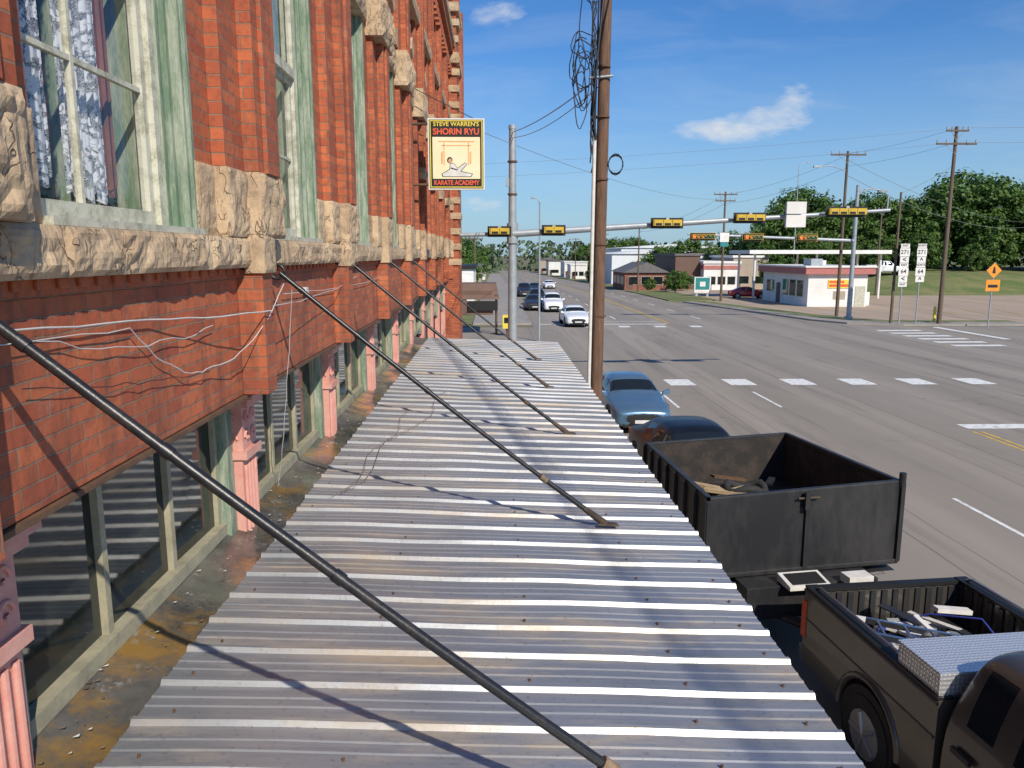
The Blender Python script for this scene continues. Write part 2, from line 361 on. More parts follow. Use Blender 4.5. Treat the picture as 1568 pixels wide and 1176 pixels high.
def poly(mb,pts,dz,m):
    n=len(pts); top=[(x,y,g(y)+dz) for x,y in pts]; mb.quad(top,m)
    for i in range(n):
        a=pts[i];b=pts[(i+1)%n]; mb.quad([(a[0],a[1],g(a[1])),(b[0],b[1],g(b[1])),(b[0],b[1],g(b[1])+dz),(a[0],a[1],g(a[1])+dz)],m)
poly(mb,[(25,60),(26.5,57),(30,55.4),(60,55.4),(60,57),(30.5,57.2),(27.6,59),(26.4,61),(22.2,85),(21,85)],.13,'conc')
poly(mb,[(30.5,57.25),(40,57.1),(40,59.0),(31,59.2),(28.6,61.2),(24,85),(22.3,85),(26.5,61),(27.7,59)],.10,'grass')
mb.done()
mb=MB('parking_lot'); mb.quad([(28.7,61.5,g(61)+.02),(31,59.5,g(60)+.03),(40,59.3,g(60)+.03),(40,57.3,g(60)+.03),(200,57.3,g(60)+.03),(200,100,g(100)+.03),(24,100,g(100)+.03),(24.1,85.5,g(85)+.03)],'lot')
sheet(mb,20.3,60,100,135,.02,'lot'); sheet(mb,20.3,80,140,200,.02,'conc')
for i in range(7): mb.quad([(40+i*3,66,g(66)+.045),(40.12+i*3,66,g(66)+.045),(41.62+i*3,72,g(72)+.045),(41.5+i*3,72,g(72)+.045)],'ymark')
mb.done()
mb=MB('grass_verge'); sheet(mb,20.1,26,88,118,.1,'grass',True); sheet(mb,20.1,23,122,330,.1,'grass',True); sheet(mb,-20,-1.6,57,330,.05,'grass'); mb.done()
mb=MB('grass_embankment')
xs=[46,52,58,70,90,120,160,240]; ys=[99,103,107,111,116,130,260]; hz=[-.1,.5,1.6,2.4,2.75,3.0,3.5]
vs=[];fs=[]
for i,x in enumerate(xs):
    for j,y in enumerate(ys):
        k=[0,.75,1,1,1,1.05,1.1,1.2][i]; vs.append((x,y,-5.4+hz[j]*k+(noise.noise(Vector((x*.1,y*.2,0)))*.3 if hz[j]>0 else 0)))
n=len(ys)
for i in range(len(xs)-1):
    for j in range(n-1): fs.append((i*n+j,(i+1)*n+j,(i+1)*n+j+1,i*n+j+1))
mb.add(vs,fs,'grass',True); mb.done()

# ------------------------------------------------------------ brick building on the left
BLD=empty('brick_building')
wx=-1.62
mb=MB('walls'); st=MB('stonework')
y0b,y1b=-3.0,31.0
P=2.95
def bay(k): return 2.85+P*k
mb.box(-2.4,wx,y0b,y1b,-.9,-.085,'brick')
mb.box(-2.0,wx+.02,y0b,y1b,-.93,-.905,'rust')
mb.box(-2.0,wx+.018,y0b,y1b,-.15,-.088,'brick')
for i in range(240):
    y=y0b+i*.14
    if y<y1b-.2: mb.box(wx+.018,wx+.034,y,y+.07,-.125,-.089,'brick')
K=list(range(-2,9))
for k in K:
    a=bay(k); b=a+1.5; c=min(a+P,y1b)
    mb.box(-2.4,wx,b,c,.12,6.9,'brick')
    mb.box(wx,wx+.08,b+.27,c-.2,.5,6.2,'brick')
    mb.box(wx+.08,wx+.17,b+.60,c-.34,.5,6.2,'brick')
    mb.box(wx+.17,wx+.20,b+.72,c-.46,.5,6.2,'brick')
    mb.box(wx,wx+.16,b+.60,b+.82,-.9,-.1,'brick')
    mb.box(-2.4,wx,a,b,3.3,6.9,'brick')
    cell=.022 if k<=1 else (.07 if k<4 else .14)
    st.rock(wx-.3,wx+.012,b,b+.27,.102,.5,'stone',.014,cell)
    st.rock(wx-.2,wx+.09,b+.272,b+.60,.102,.5,'stone',.018,cell)
    st.rock(wx-.1,wx+.18,b+.602,c-.34,.102,.5,'stone',.028,cell)
    st.rock(wx-.2,wx+.09,c-.338,c-.2,.102,.5,'stone',.012,cell)
    st.rock(wx-.2,wx+.012,c-.198,c,.102,.5,'stone',.012,cell)
    yy=a
    while yy<a+P-.01:
        L=P/2
        st.rock(-1.95,wx+.08,yy+.003,yy+L-.003,-.085,.10,'stone',.028,cell); yy+=L
    st.rock(wx+.06,wx+.185,b+.58,b+.84,-.12,.115,'stone',.015,cell)
    st.rock(-2.0,wx+.04,a-.15,b+.15,2.9,3.3,'stone',.04,max(cell,.07))
    st.rock(wx-.1,wx+.22,b+.2,c-.2,2.75,3.3,'stone',.05,max(cell,.07))
    if k>3: st.rock(wx-.1,wx+.20,b+.5,c-.3,1.55,1.78,'stone',.04,max(cell,.09))
    cy=(a+b)/2
    for i in range(9):
        t0=math.pi*i/9; t1=math.pi*(i+1)/9-.02
        if i%2==0:
            pts=[(cy+r_*math.cos(t),3.35+r_*.85*math.sin(t)) for r_,t in ((.78,t0),(1.12,t0),(1.12,t1),(.78,t1))]
            st.prism(pts,wx-.05,wx+.07,'stone')
    st.rock(wx-.1,wx+.15,a-.2,c-.2,4.6,4.85,'stone',.03,.12)
    for i in range(6): mb.box(wx+.0,wx+.2,a+i*.49,a+.24+i*.49,6.2,6.5,'brick')
mb.box(-2.4,wx+.25,y0b,y1b,6.9,7.15,'brick'); st.rock(-2.4,wx+.32,y0b,y1b,7.15,7.4,'stone',.03,.3)
mb.box(-12,-2.4,28,y1b,-5,7.1,'brick'); mb.box(-12,-2.41,y0b,28,6.6,6.9,'shingle')
mb.box(-4,-1.25,28.6,31.3,-5,8.6,'brick')
for i in range(17):
    z=-.4+i*.55
    st.rock(-1.9,-1.22+(.04 if i%3 else .07),28.54,28.54+.4+.5*(i%2),z,z+.22,'stone',.03,.12)
    if i%2: st.rock(-2.6,-2.2+rnd(0,.3),28.54,28.7,z+rnd(0,.3),z+.5,'stone',.03,.12)
for z in (4.6,6.6,8.3): st.rock(-4.1,-1.15,28.45,31.4,z,z+.28,'stone',.04,.15)
mb.cyl((-1.45,30.9,4.9),(-1.45,30.9,8.9),.36,'brick',n=16); mb.cyl((-1.45,30.9,4.2),(-1.45,30.9,4.9),.08,'stone',.4,n=16)
for y in (28.7,29.5,30.3): mb.box(-1.8,-1.2,y,y+.4,8.88,9.3,'brick')
mb.box(-2.4,-1.95,y0b,y1b,-5.05,-2.0,'brown')
mb.done(BLD,bevel=.004); st.done(BLD)
wf=MB('upper_windows')
for k in K:
    a=bay(k); b=a+1.5; x=-1.79
    z0,z1=.105,2.9
    wf.box(-2.3,x+.10,a-.01,a+.06,z0,z1,'green')
    wf.box(-2.3,x+.07,b-.13,b-.085,z0,z1,'green'); wf.box(-2.3,x+.10,b-.085,b-.05,z0,z1,'green'); wf.box(-2.3,x+.155,b-.05,b+.012,z0,z1,'green')
    wf.box(x+.155,wx+.005,b-.022,b+.010,z0,z1,'green')
    wf.box(x-.04,x+.055,b-.185,b-.132,z0,z1,'whitef'); wf.box(x-.04,x+.055,a+.062,a+.10,z0,z1,'whitef')
    wf.box(x-.1,wx+.05,a+.003,b-.003,z0-.002,z0+.03,'whitef')
    zm=1.5
    for (s0,s1,dx) in ((z0+.031,zm,.0),(zm,z1-.04,.04)):
        X0=x+dx-.02
        wf.box(X0,X0+.045,a+.102,a+.15,s0,s1,'whitef'); wf.box(X0,X0+.045,b-.235,b-.187,s0,s1,'whitef')
        wf.box(X0,X0+.047,a+.15,b-.235,s0,s0+.08,'whitef'); wf.box(X0,X0+.047,a+.15,b-.235,s1-.05,s1,'whitef')
        m_=(a+b)/2-.13
        wf.box(X0+.008,X0+.038,m_-.012,m_+.012,s0+.08,s1-.05,'whitef')
        if s0<1: zz=.80; wf.box(X0+.01,X0+.036,a+.15,b-.235,zz,zz+.024,'whitef')
        wf.quad([(X0+.02,a+.14,s0),(X0+.02,b-.22,s0),(X0+.02,b-.22,s1),(X0+.02,a+.14,s1)],'glass')
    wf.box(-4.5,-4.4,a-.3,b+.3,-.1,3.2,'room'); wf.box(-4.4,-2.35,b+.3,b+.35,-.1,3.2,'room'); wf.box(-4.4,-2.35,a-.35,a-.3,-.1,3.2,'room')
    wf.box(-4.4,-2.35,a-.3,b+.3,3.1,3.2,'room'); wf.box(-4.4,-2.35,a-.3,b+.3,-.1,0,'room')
    for (c0,c1,zl_,mm) in ((a+.0,a+.58,.30,'lace'),(a+.68,a+1.05,.26,'lace'),(a+1.07,a+1.12,.3,'roomr')):
        vs=[];fs=[];N=40
        for i in range(N+1):
            y=c0+(c1-c0)*i/N; xx=-1.875+.018*math.sin(i*.95)+.008*math.sin(i*2.3)
            vs+= [(xx,y,zl_+.03*math.sin(i*.5)),(xx,y,2.8)]
        for i in range(N): fs.append((2*i,2*i+2,2*i+3,2*i+1))
        wf.add(vs,fs,mm,True)
wf.done(BLD)
tw=MB('transom_windows'); pk=MB('pink_pilasters')
PC=[2.55+2.87*k for k in range(-2,10)]
X=-1.92; zb,zt=-1.86,-.93
for yc in PC:
    if yc>30: continue
    for z0,z1,p,w in ((-5.05,-1.42,.16,.15),(-1.42,-1.36,.20,.17),(-1.36,-1.05,.17,.15),(-1.05,-.99,.22,.17),(-.99,-.935,.26,.19)):
        pk.box(X,X+p,yc-w,yc+w,z0,z1,'pink')
    if yc<16:
        for i in range(4): pk.cyl((X+.165,yc-.10+i*.067,-2.0),(X+.165,yc-.10+i*.067,-1.47),.017,'pink',n=8)
        for sgn in (-1,1):
            for t in range(2):
                pts=[]
                for i in range(14):
                    an=i*.48; r=.055*(1-i/15)
                    pts.append((X+.175,yc+sgn*.06+sgn*r*math.cos(an),-1.14-t*.13+r*math.sin(an)))
                pk.tube(pts,.011,'pink',6)
        for t in range(2):
            pk.tube([(X+.085+.05*(1-i/15)*math.cos(i*.48),yc-.155,-1.14-t*.14+.05*(1-i/15)*math.sin(i*.48)) for i in range(14)],.010,'pink',6)
    pk.box(X-.05,X+.10,yc-.27,yc-.155,-2.0,-.935,'green'); pk.box(X-.05,X+.10,yc+.155,yc+.25,-2.0,-.935,'green')
    a=yc+.255; b=yc+2.87-.275
    tw.box(X-.03,X+.07,a,b,zb-.06,zb+.02,'cream'); tw.box(X-.03,X+.05,a,b,zt-.07,zt,'cream')
    W=b-a
    for i in range(4):
        y=a+W*i/3; y=min(max(y,a+.03),b-.03); tw.box(X-.02,X+.035,y-.024,y+.024,zb+.02,zt-.07,'cream')
    for i in range(3):
        ya=a+W*i/3; yb_=a+W*(i+1)/3; t_=rnd(-.006,.006); tw.quad([(X+t_,ya,zb),(X-t_,yb_,zb),(X-t_,yb_,zt-.02),(X+t_+rnd(-.004,.004),ya,zt-.02)],'tglass')
tw.box(X-.1,wx-.01,y0b,y1b,-.934,-.93,'brown')
tw.done(BLD); pk.done(BLD,bevel=.006)
mb=MB('flashing'); N=80
vs=[];fs=[]
for i in range(N+1):
    y=-1+19.2*i/N
    for (x,z) in ((-1.50,-1.985),(-1.60,-1.98),(-1.72,-1.965),(-1.84,-1.93),(-1.90,-1.90)):
        vs.append((x,y,z+.012*noise.noise(Vector((x*5,y*3,3)))))
for i in range(N):
    for j in range(4): a=i*5+j; fs.append((a,a+5,a+6,a+1))
mb.add(vs,fs,'flash',True)
random.seed(2)
for i in range(160):
    y=rnd(1.5,12); x=rnd(-1.86,-1.56); s_=rnd(.004,.014); zz=-1.93-.05*(x+1.85)/.3+.02
    mb.quad([(x-s_,y-s_,zz),(x+s_,y-s_*.5,zz),(x+s_*.6,y+s_,zz+.001)],random.choice(['joint','board','rust']))
mb.done(BLD)
mb=MB('wall_cables')
def sagline(p,q,sag,n=14,jit=0):
    p=Vector(p);q=Vector(q); r=[]
    for i in range(n+1):
        t=i/n; v=p.lerp(q,t); v.z-=sag*4*t*(1-t)
        if jit and 0<i<n: v+=Vector((rnd(-jit,jit)*.3,rnd(-jit,jit),rnd(-jit,jit)))
        r.append(v)
    return r
xw=wx+.03
mb.tube(sagline((xw,1.5,-.16),(xw,3.6,-.30),.02,10,.006),.004,'wwire')
mb.tube(sagline((xw,3.6,-.30),(xw+.16,5.0,-.36),.01,8,.008),.004,'wwire')
mb.tube(sagline((xw,1.5,-.20),(xw,3.4,-.32),.03,10,.012),.0025,'wwire')
mb.tube(sagline((xw,3.4,-.32),(xw+.02,4.3,-.62),.10,12,.01),.003,'wwire')
mb.tube(sagline((xw+.02,4.3,-.62),(xw+.17,5.3,-.2),.12,12,.01),.003,'wwire')
mb.tube(sagline((xw,2.7,-.30),(xw,4.4,-.40),.06,12,.012),.0025,'wwire')
mb.tube(sagline((xw+.17,5.0,-.33),(xw+.02,9.0,-.25),.05,14,.008),.003,'wwire')
mb.tube(sagline((xw+.17,5.5,-.25),(xw-.2,6.2,-1.9),.12,14,.01),.003,'wwire')
mb.tube(sagline((xw,5.9,-.3),(xw,12,-.3),.05,14,.01),.003,'wwire')
mb.tube(sagline((xw,2.6,-.45),(xw,4.3,-.65),.02,14,.008),.002,'wire')
mb.box(wx,wx+.04,6.6,6.68,-.34,-.28,'wwire')
mb.done(BLD)

# ------------------------------------------------------------ canopy
random.seed(7)
CAN=empty('corrugated_awning')
mb=MB('roof_sheet')
pitch=.305; prof=[]; y=.55; yend=18.15
while y<yend:
    prof+= [(y,0),(y+.016,.022),(y+.038,.022),(y+.054,0),(y+.138,0),(y+.146,.005),(y+.158,.005),(y+.166,0),(y+.208,0),(y+.216,.005),(y+.228,.005),(y+.236,0)]
    y+=pitch
xl,xr=-1.53,1.52; zl,zr=-1.955,-2.07
NX=14
vs=[];fs=[]
for j in range(NX+1):
    t=j/NX; x=xl+(xr-xl)*t; z=zl+(zr-zl)*t
    for (yy,h) in prof:
        vs.append((x+ (.02*noise.noise(Vector((int((yy-.5)/.915)*3.1,0,1))) if j in(0,NX) else 0),yy+.004*noise.noise(Vector((x*2,yy*.5,9))),z+h*(1+.12*noise.noise(Vector((x*2,yy*3,4))))+.011*noise.noise(Vector((x*1.5,yy*1.1,0)))))
n=len(prof)
for j in range(NX):
    for i in range(n-1): a=j*n+i; fs.append((a,a+n,a+n+1,a+1))
mb.add(vs,fs,'galv'); 
mb.done(CAN)
mb=MB('fasteners')
for (yy) in [.55+pitch*i for i in range(57)]:
    for t in (.04,.3,.56,.80,.96):
        if random.random()<.75:
            tt=t+rnd(-.006,.006); x=xl+(xr-xl)*tt; z=zl+(zr-zl)*tt; mb.cyl((x,yy+.10,z),(x,yy+.10,z+.012),.007,'rust',n=6)
mb.done(CAN)
mb=MB('frame')
mb.box(xr-.14,xr-.03,.5,18.1,zr-.22,zr-.02,'rust'); mb.box(xl+.02,xl+.12,.5,18.1,zl-.2,zl-.02,'rust')
for i in range(7): mb.hexa([(xl+.13,.8+i*2.85,zl-.2),(xr-.15,.8+i*2.85,zr-.2),(xr-.15,.92+i*2.85,zr-.2),(xl+.13,.92+i*2.85,zl-.2),(xl+.13,.8+i*2.85,zl-.03),(xr-.15,.8+i*2.85,zr-.03),(xr-.15,.92+i*2.85,zr-.03),(xl+.13,.92+i*2.85,zl-.03)],'rust')
mb.done(CAN)
mb=MB('tie_rods')
for i,yy in enumerate((2.22,5.5,8.5,11.6,14.75)):
    top=Vector((-1.50,yy+.02,-.135)); bot=Vector((.84,yy+.05,-2.015)); d=(bot-top)
    p=lambda t:tuple(top+d*t+Vector((0,0,-.03*math.sin(math.pi*t))))
    rr=.018 if i==0 else .0165
    mb.tube([p(q/16*.8) for q in range(17)],rr,'rod',12); mb.cyl(p(.79),p(.81),rr+.008,'joint'); mb.cyl(p(.81),p(.94),rr+.003,'rod')
    for t in (.055,.22,.43): mb.cyl(p(t),p(t+.012),rr+.004,'rod')
    mb.cyl(p(.93),p(1),rr+.004,'rdark',rr+.014)
    x=bot.x; z=zl+(zr-zl)*((x-xl)/(xr-xl))+.026
    mb.hexa([(x-.06,yy+.01,z),(x+.10,yy-.0,z-.003),(x+.10,yy+.08,z-.003),(x-.04,yy+.09,z),(x-.05,yy+.02,z+.016),(x+.08,yy+.01,z+.008),(x+.08,yy+.07,z+.008),(x-.03,yy+.08,z+.016)],'rdark')
    pts=[(-1.50+.05*math.cos(a)*1.0-.02,yy+.02,-.125+.05*math.sin(a)) for a in [2*math.pi*q/12 for q in range(13)]]
    mb.tube(pts,.012,'rod'); mb.cyl((-1.56,yy+.02,-.12),(-1.68,yy+.02,-.12),.02,'rod'); mb.cyl((-1.615,yy+.02,-.12),(-1.60,yy+.02,-.12),.05,'rust')
mb.done(CAN)
mb=MB('loose_wire')
mb.tube([(-1.3+.1*math.sin(i*.8)+i*.045,5.9+i*.33+.1*math.cos(i*1.3),-1.918-.002*i) for i in range(16)],.003,'joint')
mb.tube([(-1.25+.06*math.sin(i*1.1)+i*.02,6.1+i*.3,-1.92) for i in range(12)],.0025,'joint')
mb.done(CAN)

# ------------------------------------------------------------ karate sign
SG=empty('projecting_shop_sign')
x0,x1,z0,z1,ys=-1.29,-.16,1.28,2.66,16.0
mb=MB('panel'); mb.box(x0,x1,ys,ys+.14,z0,z1,'white')
mb.box(x0+.025,x1-.025,ys-.006,ys,z0+.025,z1-.025,'signb')
mb.box(x0+.04,x1-.04,ys-.010,ys-.006,z0+.04,z0+.058,'signY'); mb.box(x0+.04,x1-.04,ys-.010,ys-.006,z1-.058,z1-.04,'signY')
mb.box(x0+.04,x0+.058,ys-.010,ys-.006,z0+.06,z1-.06,'signY'); mb.box(x1-.058,x1-.04,ys-.010,ys-.006,z0+.06,z1-.06,'signY')
mb.box(x0+.09,x1-.09,ys-.012,ys-.006,z0+.21,z1-.36,'cream2')
mb.cyl((-1.65,ys+.07,z1-.1),(x0,ys+.07,z1-.1),.025,'rust'); mb.cyl((-1.65,ys+.07,z0+.1),(x0,ys+.07,z0+.1),.025,'rust'); mb.cyl((-1.6,ys+.07,z1+.6),(x1-.2,ys+.07,z1),.008,'wire')
cx=(x0+x1)/2
Y=ys-.016
mb.box(cx-.36,cx+.36,Y,Y+.003,z1-.455,z1-.435,'lorange'); mb.box(cx-.30,cx+.30,Y,Y+.003,z1-.53,z1-.515,'lorange')
mb.box(cx-.255,cx-.235,Y,Y+.003,z1-.9,z1-.455,'lorange'); mb.box(cx+.235,cx+.255,Y,Y+.003,z1-.9,z1-.455,'lorange')
def flat(pts,m,y=Y-.003): mb.quad([(cx+a,y,z0+b) for a,b in pts],m)
flat([(-.28,.25),(.30,.25),(.33,.31),(.10,.36),(.22,.50),(.17,.53),(.02,.42),(-.05,.52),(-.13,.50),(-.14,.40),(-.30,.31)],'signb')
flat([(-.265,.257),(.285,.257),(.31,.302),(.08,.352),(.208,.50),(.17,.518),(.02,.405),(-.055,.51),(-.125,.49),(-.13,.39),(-.285,.305)],'board',Y-.005)
flat([(-.13+.055*math.cos(a),.575+.06*math.sin(a)) for a in [q*math.pi/6 for q in range(12)]],'signb',Y-.004)
flat([(-.125+.04*math.cos(a),.56+.045*math.sin(a)) for a in [q*math.pi/6 for q in range(12)]],'skin',Y-.006)
flat([(-.12,.41),(.02,.37),(.03,.39),(-.11,.43)],'signb',Y-.007)
for dx in (-.3,.27): flat([(dx,.5),(dx+.03,.52),(dx+.03,.75),(dx,.73)],'lorange',Y-.004)
mb.done(SG)
text("STEVE WARREN'S",.115,(cx,ys-.012,z1-.115),'signY',SG,'text_top',bold=.002,sx=1.02)
text("SHORIN RYU",.165,(cx,ys-.012,z1-.26),'signR',SG,'text_mid',bold=.005,sx=.96)
text("KARATE ACADEMY",.125,(cx,ys-.012,z0+.13),'signR',SG,'text_low',bold=.004,sx=.84)

# ------------------------------------------------------------ poles
mb=MB('utility_pole')
mb.cyl((2.50,18.5,GZ+.1),(2.62,18.6,9.6),.155,'wood',.125,n=16)
mb.cyl((2.30,18.36,GZ+.1),(2.36,18.41,2.7),.045,'board',n=10)
mb.cyl((2.36,18.41,2.7),(2.42,18.45,6.8),.02,'wire',n=8)
for z in (-1.5,.2,1.7,3.1,4.2): mb.cyl((2.55,18.53,z),(2.55,18.53,z+.04),.165,'rust',n=16)
random.seed(3)
for q in range(9):
    zc=rnd(3.5,5.0); rz=rnd(.3,.85); rx=rnd(.12,.38); c0=rnd(0,6); ph=rnd(0,6)
    pts=[]
    for i in range(30):
        a=i*.24+c0; pts.append((2.12+rnd(-.01,.01)+rx*math.cos(a)-.06*q*.3,18.36+.12*math.cos(a*1.3+ph),zc+rz*math.sin(a+.3*math.sin(a*2+ph))))
    mb.tube(pts,.012,'wire',5)
for q in range(4):
    mb.tube([(2.36-.10*abs(math.sin(i*.6+q*1.3)),18.40,5.6-i*.22) for i in range(18-q)],.016,'wire',5)
for q in range(3):
    pts=[(2.86+.17*math.cos(i*.55+q),18.4+.05*math.sin(i*.3),2.05+(.20+.02*q)*math.sin(i*.55+q)) for i in range(13)]; mb.tube(pts,.012,'wire',5)
mb.tube([(2.2,18.4,6.9),(2.35,18.4,6.0),(2.5,18.36,5.7),(2.4,18.36,4.6),(2.3,18.36,3.2),(2.38,18.36,2.6)],.03,'wire',6)
mb.cyl((2.2,18.40,3.95),(2.75,18.40,4.0),.03,'steel'); mb.cyl((2.4,18.45,6.05),(2.75,18.45,6.05),.03,'steel')
mb.done()
random.seed(9)
def cable(name,pts,r=.014,m='gwire'):
    mb=MB(name); mb.tube(pts,r,m,5); return mb.done()
tw_=sagline((2.65,18.5,6.0),(8.5,2,6.4),1.05,40)
cable('overhead_cable',[v+Vector((.03*math.cos(i*1.3),0,.03*math.sin(i*1.3))) for i,v in enumerate(tw_)],.022,'wire')
cable('overhead_cable',sagline((2.62,18.6,9.3),(7.4,-14,7.2),.6,30),.028,'wire')
cable('overhead_cable',sagline((2.62,18.6,9.1),(7.7,-14,7.6),.6,30),.016,'wire')

def signal(mb,xc,y,zc,n,facing):
    w=.34*n+.06
    if facing<0:
        mb.box(xc-w/2-.09,xc+w/2+.09,y-.02,y,zc-.28,zc+.28,'signb')
        mb.box(xc-w/2-.11,xc+w/2+.11,y-.016,y-.004,zc-.30,zc+.30,'sigy')
        ya=y-.2
        mb.box(xc-w/2,xc+w/2,ya,y-.021,zc-.17,zc+.17,'sigy')
        mb.box(xc-w/2+.02,xc+w/2-.02,ya-.003,ya,zc-.15,zc+.15,'signb')
        for i in range(n):
            x=xc-w/2+.2+.34*i; yy=ya-.006
            m=['lred','lamb','lamb','lgrn','lgrn'][i] if n==5 else ['lred','lamb','lgrn'][min(i,2)]
            mb.cyl((x,yy,zc),(x,yy-.01,zc),.115,m,n=14)
            mb.tube([(x+.15*math.cos(t),yy-.08,zc+.15*math.sin(t)) for t in [math.pi*q/8 for q in range(9)]],.02,'sigy',5)
    else:
        mb.box(xc-w/2-.08,xc+w/2+.08,y,y+.02,zc-.20,zc+.20,'signb')
        mb.box(xc-w/2,xc+w/2,y-.16,y-.002,zc-.10,zc+.125,'sigy')
        for i in range(n):
            x=xc-w/2+.2+.34*i; mb.box(x-.17,x-.155,y-.165,y-.155,zc-.095,zc+.12,'signb')
            mb.cyl((x,y+.02,zc),(x,y+.25,zc),.15,'signb',n=10)
            mb.box(x-.12,x+.12,y-.163,y-.158,zc-.09,zc+.0,'signb')  # black panel paints shade onto the unlit lower half of the signal back
        mb.box(xc-.06,xc+.06,y-.1,y,zc+.12,zc+.22,'steel')
mb=MB('traffic_signal_mast')
mb.cyl((.75,30,GZ),(.75,30,4.6),.19,'steel',.13,n=16); mb.cyl((.75,30,GZ),(.75,30,GZ+.3),.3,'steel')
mb.cyl((.75,30,4.6),(.75,30,4.75),.15,'steel')
mb.cyl((.75,29.9,.75),(15.3,30,1.66),.14,'steel',.065); mb.cyl((.75,29.9,.76),(-1.4,29.9,.70),.09,'steel',.07)
mb.cyl((.75,30,.4),(.75,30,1.15),.22,'steel')
for z in (2.2,3.4): mb.cyl((.75,30,z),(.75,30,z+.06),.19,'rust')
mb.box(.5,.62,29.7,29.85,2.5,2.8,'steel')
for xc,n in ((.25,2),(2.3,2),(6.6,3),(9.75,3),(13.45,4)):
    za=.75+(xc-.75)*.0626 if xc>.75 else .8
    signal(mb,xc,29.62,za+.03,n,1)
mb.box(11.15,11.9,29.6,29.75,1.5,1.95,'white'); mb.box(11.15,11.9,29.6,29.75,1.0,1.46,'white'); mb.cyl((11.5,29.85,1.0),(11.5,29.85,1.95),.03,'steel')
mb.cyl((15.2,30,1.66),(15.2,30,2.2),.03,'steel')
mb.done()
cable('signal_feed_cable',sagline((.75,30,4.5),(2.45,18.55,4.0),.15),.016,'steel'); cable('signal_feed_cable',sagline((.75,30,4.3),(2.45,18.55,3.8),.25),.012,'steel')
mb=MB('traffic_signal_mast')
bx=28.0
mb.cyl((bx,60,GZ),(bx,60,5.2),.2,'steel',.13); mb.cyl((bx,60,1.0),(15.0,60,1.5),.14,'steel',.08); mb.cyl((bx,60,GZ),(bx,60,GZ+.35),.32,'steel')
for xc,n in ((16.1,5),(20.0,4),(24.2,4)): signal(mb,xc,59.75,1.18+(28-xc)*.01,n,-1)
mb.box(17.4,18.1,59.6,59.65,.9,1.6,'white'); mb.box(17.45,18.05,59.59,59.6,.55,.88,'signG')
mb.tube([(bx,60,4.6),(bx+.8,59.9,4.9),(bx+1.7,59.8,4.8)],.05,'steel'); mb.box(bx+1.5,bx+2.2,59.65,59.95,4.65,4.82,'steel')
mb.done()
def upole(x,y,top,arms=((.4,2.6),),r=.15,lamp=False):
    mb=MB('utility_pole'); mb.cyl((x,y,g(y)),(x,y,top),r,'woodfar',r*.65,n=10)
    for dz,w in arms:
        mb.box(x-w/2,x+w/2,y-.2,y-.1,top-dz-.07,top-dz+.05,'woodfar')
        for t in (-.48,-.25,.25,.48): mb.cyl((x+w*t,y-.15,top-dz+.05),(x+w*t,y-.15,top-dz+.28),.05,'steel',n=6)
        mb.cyl((x-w*.3,y-.15,top-dz),(x,y-.1,top-dz-.7),.02,'steel',n=5); mb.cyl((x+w*.3,y-.15,top-dz),(x,y-.1,top-dz-.7),.02,'steel',n=5)
    if lamp:
        mb.tube([(x,y,top-1.6),(x-1.3,y-.2,top-1.2),(x-2.4,y-.3,top-1.25)],.04,'steel'); mb.box(x-2.9,x-2.3,y-.45,y-.2,top-1.35,top-1.2,'steel')
    return mb.done()
upole(32.9,56,8.9,((.3,1.6),(1.2,2.9)),.17); upole(29.1,64.6,8.3,((.3,2.9),),.15,True); upole(25.8,87,6.8,((.3,2.6),(1.0,2.2)),.15)
upole(29.5,56.4,4.4,(),.11); upole(21.0,112,3.9,((.3,2),),.13); upole(21.2,150,4.0,((.3,2),),.13); upole(21.2,200,4.0,((.3,2),),.13); upole(78,112,4.6,((.3,2),),.15); upole(-2.2,95,2.2,((.4,2),),.13); upole(50,100,6.0,((.4,2),),.13)
def lamp(x,y,top,dx):
    mb=MB('street_lamp'); mb.cyl((x,y,g(y)),(x,y,top),.07,'steel',.045); mb.tube([(x,y,top-.1),(x+dx*.5,y,top+.2),(x+dx,y,top+.22)],.03,'steel'); mb.box(min(x+dx,x+dx*1.5),max(x+dx,x+dx*1.5),y-.12,y+.12,top+.16,top+.26,'steel'); mb.done()
lamp(2.75,46,3.0,-.35); lamp(38.9,100,11.2,1.0)
for dz in (-.1,-1.1):
    cable('overhead_cable',sagline((32.9,56,8.9+dz),(-40,70,7.5+dz),1.2,20),.009)
    cable('overhead_cable',sagline((32.9,56,8.9+dz),(29.1,64.6,8.2+dz),.2,6),.010)
    cable('overhead_cable',sagline((32.9,56,8.9+dz),(60,46,9.4+dz),.5,10),.010)
    cable('overhead_cable',sagline((29.1,64.6,8.1+dz),(25.8,87,6.6+dz),.5,10),.011)
    cable('overhead_cable',sagline((25.8,87,6.6+dz),(21,112,3.7+dz*.5),.7,10),.014)
cable('overhead_cable',sagline((29.1,64.6,7.6),(78,112,4.5),1.2,14),.016); cable('overhead_cable',sagline((29.1,64.6,6.4),(78,112,3.9),1.6,14),.02)
cable('overhead_cable',sagline((32.9,56,6.2),(29.5,56.4,4.3),.1,6),.014); cable('overhead_cable',sagline((-1.3,31,5.0),(25.8,87,6.0),.9,14),.012)

